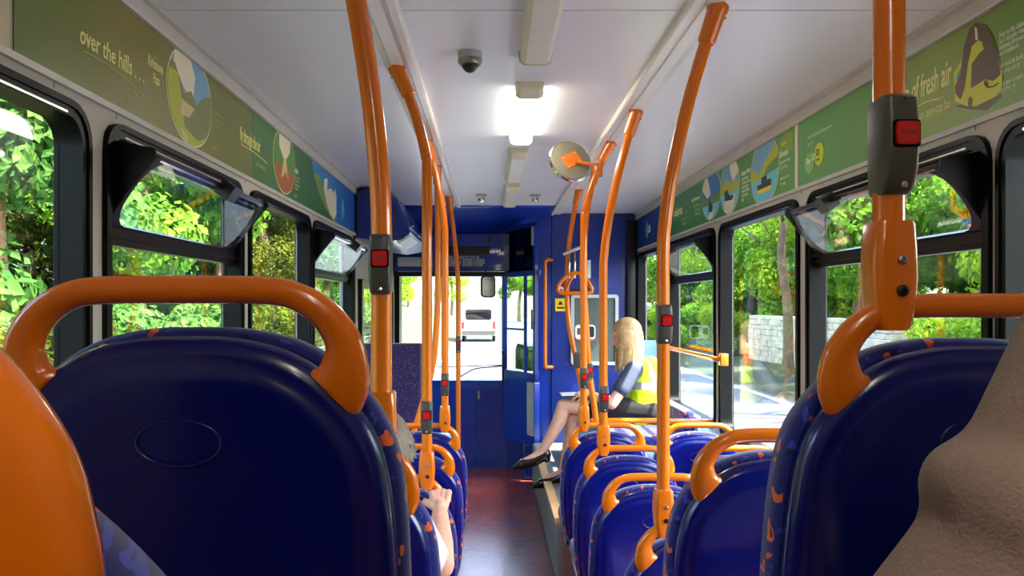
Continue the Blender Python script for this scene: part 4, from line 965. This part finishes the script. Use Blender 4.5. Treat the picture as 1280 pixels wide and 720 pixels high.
# vertical shoulder bands: |y| between .08 and .125 above the waist band
tc = tv.nodes.new('ShaderNodeTexCoord'); sx = tv.nodes.new('ShaderNodeSeparateXYZ'); tv.links.new(tc.outputs['Object'], sx.inputs[0])
ab = tv.nodes.new('ShaderNodeMath'); ab.operation = 'ABSOLUTE'; tv.links.new(sx.outputs[1], ab.inputs[0])
cp = tv.nodes.new('ShaderNodeMath'); cp.operation = 'COMPARE'; cp.inputs[1].default_value = .105; cp.inputs[2].default_value = .022; tv.links.new(ab.outputs[0], cp.inputs[0])
gt = tv.nodes.new('ShaderNodeMath'); gt.operation = 'GREATER_THAN'; gt.inputs[1].default_value = .22; tv.links.new(sx.outputs[2], gt.inputs[0])
mu = tv.nodes.new('ShaderNodeMath'); mu.operation = 'MULTIPLY'; tv.links.new(cp.outputs[0], mu.inputs[0]); tv.links.new(gt.outputs[0], mu.inputs[1])
mx = tv.nodes.new('ShaderNodeMix'); mx.data_type = 'RGBA'; tv.links.new(mu.outputs[0], mx.inputs[0]); tv.links.new(rpv.outputs[0], mx.inputs[6]); mx.inputs[7].default_value = lin((150, 156, 152)); tv.links.new(mx.outputs[2], bv.inputs['Base Color'])
def lvest(bm):   # built square-on about its own origin, then turned with her shoulders
    for yy in (-.062, .062):
        chain(bm, [(-.01, yy, .0), (.0, yy, .22), (.0, yy, .30), (-.005, yy, .375)], [.125, .112, .106, .078])
        chain(bm, [(-.085, yy, .0), (-.07, yy, .20), (-.04, yy, .32)], [.105, .092, .07])
    chain(bm, [(.0, -.125, .385), (.0, .125, .385)], [.068, .068])
vo = flesh('hi_vis_vest', lvest, mv, lady, .007, 3); vo.location = PV; vo.rotation_euler = (0, 0, RZ)
FV = frame((0, 0, 0), Vector((-.35, -.94, 0)).normalized(), (0, 0, 1))
def lskirt(bm):
    chain(bm, [(.06, 0, .085), (.06, 0, .16)], [.135, .12]); chain(bm, [hipN+Vector((.02, 0, 0)), hipN*.40+kneeA*.60+Vector((0, 0, .0))], [.108, .086]); chain(bm, [hipF, hipF*.4+kneeB*.6], [.105, .082])
flesh('skirt', lskirt, M['skirt'], lady, .008, 4)
def shoe(nm, a, t):
    d = (t-a); d.z = 0; d.normalize(); tilt = (t-a).normalized()
    def fn(bm):
        sole = Vector((0, 0, -.038))
        chain(bm, [a+sole*.75-tilt*.035, a+sole*.9+tilt*.05, t+sole*.35, t+tilt*.055+sole*.25], [.036, .037, .037, .020])
        chain(bm, [a-tilt*.035+Vector((0, 0, .0)), a-tilt*.03+sole], [.026, .034])
        capsule(bm, a-tilt*.040+sole*1.0, a-tilt*.040+sole*1.6, .028, .026)
    return flesh(nm, fn, M['shoe'], lady, .005, 3)
shoe('shoe', ankA, toeA); shoe('shoe', ankB, toeB)
text('back_lettering', 'BUS STOP\n A TEAM', .045, Matrix(), 0, 0, M['skirt'], None)
bl = [q for q in COL.objects if q.name.startswith('back_lettering')][0]; bl.parent = lady; bl.matrix_local = Matrix.Translation(PV) @ Matrix.Rotation(RZ, 4, 'Z') @ frame(Vector((.108, -.10, .325)), (0, 1, 0), (0, 0, 1))
# papers on her lap
bm = bmesh.new(); G_ = frame(lp(724, 494, -.10), Vector((1, 0, .03)).normalized(), Vector((0, 1, 0)))
prism(bm, rr(-.12, .10, -.02, .19, .006), G_, 0, .003); lpn = link('paper', bm, M['white']); lpn.location = lady.location; tag(lpn, 'white paper pad lying on the blonde person\'s lap', 'paper')
bm = bmesh.new(); prism(bm, rr(-.135, .11, -.03, .20, .008), G_, -.006, 0); link('clipboard', bm, M['black'], lpn)

# --- grey haired passenger on the left
old = empty('person', (-.40, 2.42, .47), 'grey-haired person in white short-sleeved top gripping the orange seat handle ahead', 'person')
def op(px, py, Y): return Vector(((px-614)*Y/1000+.40, Y-2.42, CZ-(py-382)*Y/1000-.47))
o_sh = Vector((.160, -.03, .52)); o_el = op(551, 706, 2.50); o_wr = op(550, 640, 2.76); o_hd = Vector((.072, .0, .745))
def obody(bm):
    chain(bm, [(0, .0, .08), (0, -.03, .30), (0, -.02, .50)], [.15, .14, .11]); chain(bm, [(-.14, -.02, .52), (.14, -.02, .52)], [.05, .05])
    chain(bm, [(0, -.01, .56), (.05, .0, .69)], [.052, .05]); head(bm, o_hd, (-.15, 1, -.12), .92)
    chain(bm, [o_sh, o_el], [.042, .043]); chain(bm, [o_el, o_el*.6+o_wr*.4, o_wr], [.043, .042, .027])
    for s_ in (-1, 1):
        chain(bm, [(s_*.09, .0, .07), (s_*.09, .40, .06), (s_*.09, .42, -.38), (s_*.09, .50, -.43)], [.08, .06, .045, .03])
    chain(bm, [(-.2, .0, .52), (-.22, .06, .26), (-.12, .28, .16)], [.05, .04, .026]); hand(bm, (-.12, .28, .16), (.3, 1, -.1), (0, 0, 1), 1, .3, -1)
    # gripping hand: knuckles over the handle
    hand(bm, o_wr, op(551, 600, 2.86)-o_wr, (.0, -1, .55), 1.0, .85, 1)
flesh('body', obody, M['skinold'], old, .0036, 2)
def ohair(bm):
    rh_ = random.Random(8)
    ellip(bm, o_hd+Vector((0, -.02, .028)), (.080, .094, .088)); ellip(bm, o_hd+Vector((0, -.045, -.03)), (.072, .064, .062))
    for k in range(240):
        v = Vector((rh_.gauss(0, 1), rh_.gauss(-.6, .8), rh_.gauss(.3, .8))).normalized()
        if v.y > .45: continue
        c = o_hd+Vector((0, -.02, .02))+Vector((v.x*.080, v.y*.092, v.z*.088)); q = c+v*.004+Vector((v.x*.012, 0, -.026)); chain(bm, [c, q, q+Vector((rh_.gauss(0, .005), 0, -.016))+v*.004], [.007, .006, .003])
flesh('hair', ohair, M['hairg'], old, .0038, 0)
def otee(bm):
    chain(bm, [(0, .0, .06), (0, -.03, .30), (0, -.02, .49)], [.165, .155, .125]); chain(bm, [(-.16, -.02, .52), (.155, -.03, .52)], [.066, .062])
    chain(bm, [o_sh, o_el*.88+o_sh*.12+Vector((-.012, 0, .004))], [.062, .052]); chain(bm, [(-.2, .0, .52), (-.215, .04, .36)], [.07, .065])
flesh('white_top', otee, M['tee'], old, .007, 4)
def otr(bm):
    for s_ in (-1, 1): chain(bm, [(s_*.09, .0, .075), (s_*.09, .40, .065), (s_*.09, .42, -.34)], [.098, .078, .062])
flesh('trousers', otr, M['denim'], old, .01, 4)

# --- neighbour in taupe fleece, right foreground
nb_ = empty('person', (.62, .46, 1.08), 'person at right edge, only a taupe fleece shoulder and sleeve showing', 'person')
def npx(px, py, Y): return Vector(((px-614)*Y/1000-.62, Y-.46, CZ-(py-382)*Y/1000-1.08))
n_sh = Vector((-.195, .04, .525)); n_el = Vector((-.355, .06, .255)); n_wr = Vector((-.17, .28, .16))
def nbody(bm):
    chain(bm, [(0, 0, .08), (0, -.03, .32), (0, -.02, .52)], [.16, .155, .12]); chain(bm, [(-.2, .0, .54), (.2, .0, .54)], [.055, .055])
    chain(bm, [(0, .0, .58), (0, .02, .68)], [.056, .054]); head(bm, (0, .03, .78), (0, 1, -.05), 1.0)
    chain(bm, [n_sh, n_el], [.05, .04]); chain(bm, [n_el, n_wr], [.04, .027]); hand(bm, n_wr, (.6, 1, -.1), (0, 0, 1), 1, .4, 1)
    chain(bm, [(.23, 0, .50), (.28, .08, .22), (.12, .34, .13)], [.05, .04, .027]); hand(bm, (.12, .34, .13), (-.5, 1, -.1), (0, 0, 1), 1, .4, -1)
    for s_ in (-1, 1): chain(bm, [(s_*.1, .0, .08), (s_*.12, .34, .08), (s_*.12, .38, -.36), (s_*.12, .46, -.40)], [.085, .062, .045, .03])
flesh('body', nbody, M['skin'], nb_, .009, 3)
def nhair(bm): ellip(bm, (0, .01, .81), (.088, .10, .098)); ellip(bm, (0, -.03, .74), (.082, .07, .08))
flesh('hair', nhair, M['hairg'], nb_, .008, 2)
def nfl(bm):
    chain(bm, [(0, 0, .05), (0, -.03, .32), (0, -.02, .50)], [.18, .175, .15]); chain(bm, [(-.20, .0, .53), (.20, .0, .53)], [.075, .075]); chain(bm, [(0, 0, .56), (0, .01, .62)], [.075, .062])
    up_ = n_sh*.52+n_el*.48+Vector((.012, 0, 0))
    chain(bm, [n_sh, up_, n_el], [.085, .078, .082]); chain(bm, [n_el, n_wr], [.08, .045])
    ellip(bm, n_sh.lerp(n_el, .40), (.088, .083, .05), Matrix.Rotation(.5, 4, 'Y'))
    chain(bm, [(.22, 0, .50), (.28, .08, .22), (.13, .33, .13)], [.085, .075, .045])
flesh('fleece', nfl, M['fleece'], nb_, .008, 8)
def ntr(bm):
    for s_ in (-1, 1): chain(bm, [(s_*.1, .0, .08), (s_*.12, .34, .08), (s_*.12, .38, -.34)], [.105, .08, .06])
flesh('trousers', ntr, M['denim'], nb_, .01, 4)
s = copy_tree(seat0); s.location = (.62, .33, .62); tag(s, 'blue-backed seat under the taupe-fleeced person at the right edge', 'bus seat', 'blue-backed passenger seats with orange handles')

# ---------------------------------------------------------------- outside
GZ = -.36
struct(bx('road', -2.0, 6.3, -40, 130, GZ-.2, GZ, M['asphalt']))
struct(bx('road_edge_line', 6.0, 6.12, -40, 130, GZ-.1, GZ+.004, M['white']))
struct(bx('road_edge_line', -1.85, -1.75, -40, 130, GZ-.1, GZ+.004, M['white']))
def bank(name, x0, x1, h, sgn):
    bm = bmesh.new(); nx, ny = 14, 60; g = []
    for i in range(nx+1):
        t = i/nx; x = x0+(x1-x0)*t; row = []
        for j in range(ny+1):
            y = -40+170*j/ny; z = GZ+h*t**1.2+(.25*noise.noise((x*.4, y*.3, 0)) if t > .05 else 0)
            row.append(bm.verts.new((x, y, z)))
        g.append(row)
    for i in range(nx):
        for j in range(ny): bm.faces.new((g[i][j], g[i+1][j], g[i+1][j+1], g[i][j+1]))
    return struct(link(name, bm, M['verge'], None, 'all'))
bank('ground_right', 6.3, 45, 5.0, 1); bank('ground_left', -2.0, -40, 11, -1)

def crown_mesh(name, n, blobs, size, m, seed, shellness=.55):
    rnd = random.Random(seed); bm = bmesh.new()
    tot = sum(b[3]**2 for b in blobs)
    for bx0, by0, bz0, br in blobs:
        for _ in range(int(n*br**2/tot)):
            v = Vector((rnd.gauss(0, 1), rnd.gauss(0, 1), rnd.gauss(0, 1))).normalized()
            r_ = br*(shellness+(1-shellness)*rnd.random())
            c = Vector((bx0, by0, bz0))+Vector((v.x*r_, v.y*r_, v.z*r_*.8))
            nrm = (v+Vector((rnd.uniform(-1, 1), rnd.uniform(-1, 1), rnd.uniform(-.3, 1.2)))*.8).normalized()
            t = nrm.orthogonal().normalized(); t = (Matrix.Rotation(rnd.uniform(0, 6.28), 3, nrm) @ t); b_ = nrm.cross(t)
            s_ = size*rnd.uniform(.6, 1.3)
            q = [c+t*s_*.5, c+b_*s_*.28+nrm*s_*.06, c-t*s_*.5, c-b_*s_*.28+nrm*s_*.06]
            bm.faces.new([bm.verts.new(p) for p in q])
    me = bpy.data.meshes.new(name); bm.to_mesh(me); bm.free(); me.materials.append(m); return me
def trunk_mesh(name, h, r, seed, forks=5):
    rnd = random.Random(seed); bm = bmesh.new()
    pts = [(0, 0, -.5)]+[(rnd.uniform(-.12, .12)*k, rnd.uniform(-.12, .12)*k, h*k/5) for k in range(1, 6)]
    P = crom(pts, 4); sweep(bm, P, [r*(1.25 if i < 2 else 1)*(1-.65*i/len(P)) for i in range(len(P))], 9)
    for k in range(forks):
        i = rnd.randint(len(P)//3, len(P)-3); a = rnd.uniform(0, 6.28); L = rnd.uniform(1.0, 2.2); s0 = Vector(P[i])
        e1 = s0+Vector((math.cos(a)*L*.5, math.sin(a)*L*.5, L*.45)); e2 = s0+Vector((math.cos(a)*L, math.sin(a)*L, L*.8))
        sweep(bm, [s0, e1, e2], [r*.4, r*.28, r*.1], 6)
    me = bpy.data.meshes.new(name); bmesh.ops.recalc_face_normals(bm, faces=bm.faces[:]); bm.to_mesh(me); bm.free(); me.materials.append(M['bark'])
    for p in me.polygons: p.use_smooth = True
    return me
def blobs(rnd, R, H, z0, n): return [(rnd.uniform(-R, R)*.65, rnd.uniform(-R, R)*.65, z0+H*rnd.random(), R*rnd.uniform(.35, .55)) for _ in range(n)]
rnd = random.Random(11)
tall = [(crown_mesh('crown', 15000 if i < 4 else 34000, blobs(rnd, 2.3, 5.4, 2.4, 18), .19 if i < 4 else .115, M[m_], 20+i), trunk_mesh('trunk', 8.0, .19, 40+i)) for i, m_ in enumerate(('leafa', 'leafb', 'leafa', 'leafc', 'leafd'))]
bush = [crown_mesh('foliage', 9000 if i < 3 else 16000, blobs(rnd, 1.15, 1.5, .3, 12), .12 if i < 3 else .08, M[m_], 60+i) for i, m_ in enumerate(('leafb', 'leafc', 'leafa', 'leafd'))]
def tree(x, y, k, s, lab, grp, g=None):
    z = GZ+(g if g is not None else 0)
    o = empty('tree', (x, y, z), lab, 'tree', grp, rnd.uniform(0, 6.28)); o.scale = (s, s, s*rnd.uniform(.95, 1.15))
    for nm, me in zip(('foliage', 'trunk'), tall[k]):
        c = bpy.data.objects.new(nm, me); COL.objects.link(c); c.parent = o
    return o
def shrub(x, y, k, s, lab, grp, z=GZ):
    o = bpy.data.objects.new('shrub', bush[k]); COL.objects.link(o); o.location = (x, y, z); o.rotation_euler = (0, 0, rnd.uniform(0, 6.28)); o.scale = (s, s, s)
    o.data.materials
    return tag(o, lab, 'shrub', grp)
RL = 'leafy roadside tree in woodland beyond the right-hand windows'; LL = 'leafy woodland tree close outside the left-hand windows'
# right: rows beyond the road
for i in range(11):
    tree(11.0+rnd.uniform(-.4, .6), 7.5+i*4.5, (0, 1, 2, 1, 3)[i % 5], rnd.uniform(.95, 1.1), RL, 'woodland trees right of the road', .15)
for i in range(9):
    tree(17+rnd.uniform(-.5, .8), 10+i*6.0, (1, 3, 0)[i % 3], rnd.uniform(1.2, 1.4), RL, 'woodland trees right of the road', .8)
for i in range(14):
    y = 9+i*2.7
    if 16.6 < y < 29.8: continue
    shrub(8.7+rnd.uniform(-.2, .2), y, i % 3, rnd.uniform(.9, 1.1), 'green hedgerow shrub beyond the road, right-hand windows', 'hedgerow shrubs right of the road')
# left
for i in range(8):
    tree(-6.7-rnd.uniform(0, .6), 3.2+i*4.3, (4, 4, 3, 1)[i % 4], rnd.uniform(.95, 1.05), LL, 'woodland trees left of the bus', .3)
for i in range(7):
    tree(-11+rnd.uniform(-.4, .4), 5.2+i*4.6, (4, 3, 4)[i % 3], rnd.uniform(1.1, 1.25), LL, 'woodland trees left of the bus', 1.4)
for i in range(10):
    shrub(-4.3-rnd.uniform(0, .3), 3.2+i*2.7, (3, 3, 3, 1)[i % 4], rnd.uniform(.9, 1.1), 'green roadside shrub outside the left-hand windows', 'roadside shrubs left of the bus')
for i in range(8):
    shrub(-9.2-rnd.uniform(0, .3), 5+i*5.6, (3, 1)[i % 2], rnd.uniform(2.3, 2.6), 'big dark woodland shrub behind the left-hand trees', 'understorey left of the bus')
for i in range(8):
    shrub(14.2+rnd.uniform(-.2, .2), 12+i*5.6, (1, 0)[i % 2], rnd.uniform(2.2, 2.5), 'big woodland shrub behind the right-hand trees', 'understorey right of the road')
# ahead
for i in range(6):
    tree(-13+rnd.uniform(-.5, .5)+i*.1, 46+i*8, i % 3, 1.1, 'distant tree on the left side of the road ahead', 'trees by the road ahead', .3)
    tree(11+i*.5, 66+i*8, (i+1) % 3, 1.2, 'distant tree on the right side of the road ahead', 'trees by the road ahead', .3)
for x_, y_ in ((3.5, 100), (8.5, 93), (14, 98), (-10.5, 101), (-5.5, 110)):
    tree(x_, y_, int(y_) % 3, 1.2, 'far tree where the road ahead bends away', 'trees at the far bend', .3)
# slim bare trunk near the right window
for (x, y, lab) in ((8.3, 22.4, 'slim dark tree trunk in front of the sunlit stone wall'), (8.6, 13.6, 'slim bare trunk beyond the large right hopper window'), (8.4, 28.5, 'pale slim trunk left of the stone wall')):
    c = bpy.data.objects.new('slender_tree', tall[1][1]); COL.objects.link(c); c.location = (x, y, GZ+.3); c.scale = (.8, .8, 1); tag(c, lab, 'tree')
# stone wall
bm = bmesh.new(); rw = random.Random(3); z = 0
while z < 1.55:
    h = rw.uniform(.12, .2); y = 18.0
    while y < 28:
        l = rw.uniform(.25, .55); j = rw.uniform(-.02, .03); box(bm, 9.0+j, 9.4, y+.008, min(y+l, 28), z+.006, z+h, .02); y += l
    z += h
sw = link('stone_wall', bm, M['stone']); sw.location = (0, 0, GZ); tag(sw, 'pale sunlit dry stone wall beyond the road, right window', 'stone wall')
# white car ahead
car = empty('white_car', (-.7, 44, GZ), 'white van on the road ahead seen through the windscreen', 'van')
sec = [(-.95, .35), (-.98, .9), (-.92, 1.15), (-.80, 1.85), (-.70, 1.98), (.70, 1.98), (.80, 1.85), (.92, 1.15), (.98, .9), (.95, .35)]
bm = bmesh.new(); a = [bm.verts.new((x, 0 if z < 1.2 else .18, z)) for x, z in sec]; b = [bm.verts.new((x, 4.2, z)) for x, z in sec]
bm.faces.new(a); bm.faces.new(b[::-1])
for i in range(len(sec)): bm.faces.new((a[i], a[(i+1) % 10], b[(i+1) % 10], b[i]))
link('body', bm, M['vanwhite'], car)
F0 = frame((0, .10, 0), (1, 0, 0), (0, 0, 1))
pr('rear_window', rr(-.72, .72, 1.22, 1.80, .12), F0, .02, .12, M['darkglass'], car)
pr('bumper', rr(-.92, .92, .38, .62, .05), F0, .06, .2, M['boot'], car)
for sx_ in (-1, 1):
    pr('rear_light', rr(sx_*.86-.07, sx_*.86+.07, .72, 1.12, .03), F0, .07, .13, M['red'], car)
    for yy in (.8, 3.4):
        bm = bmesh.new(); lathe(bm, [(0, -.1), (.2, -.1), (.33, -.08), (.34, 0), (.33, .08), (.2, .1), (0, .1)], Matrix.Translation((sx_*.85, yy, .34)) @ Matrix.Rotation(PI/2, 4, 'Y'), 20); link('wheel', bm, M['black'], car, True)
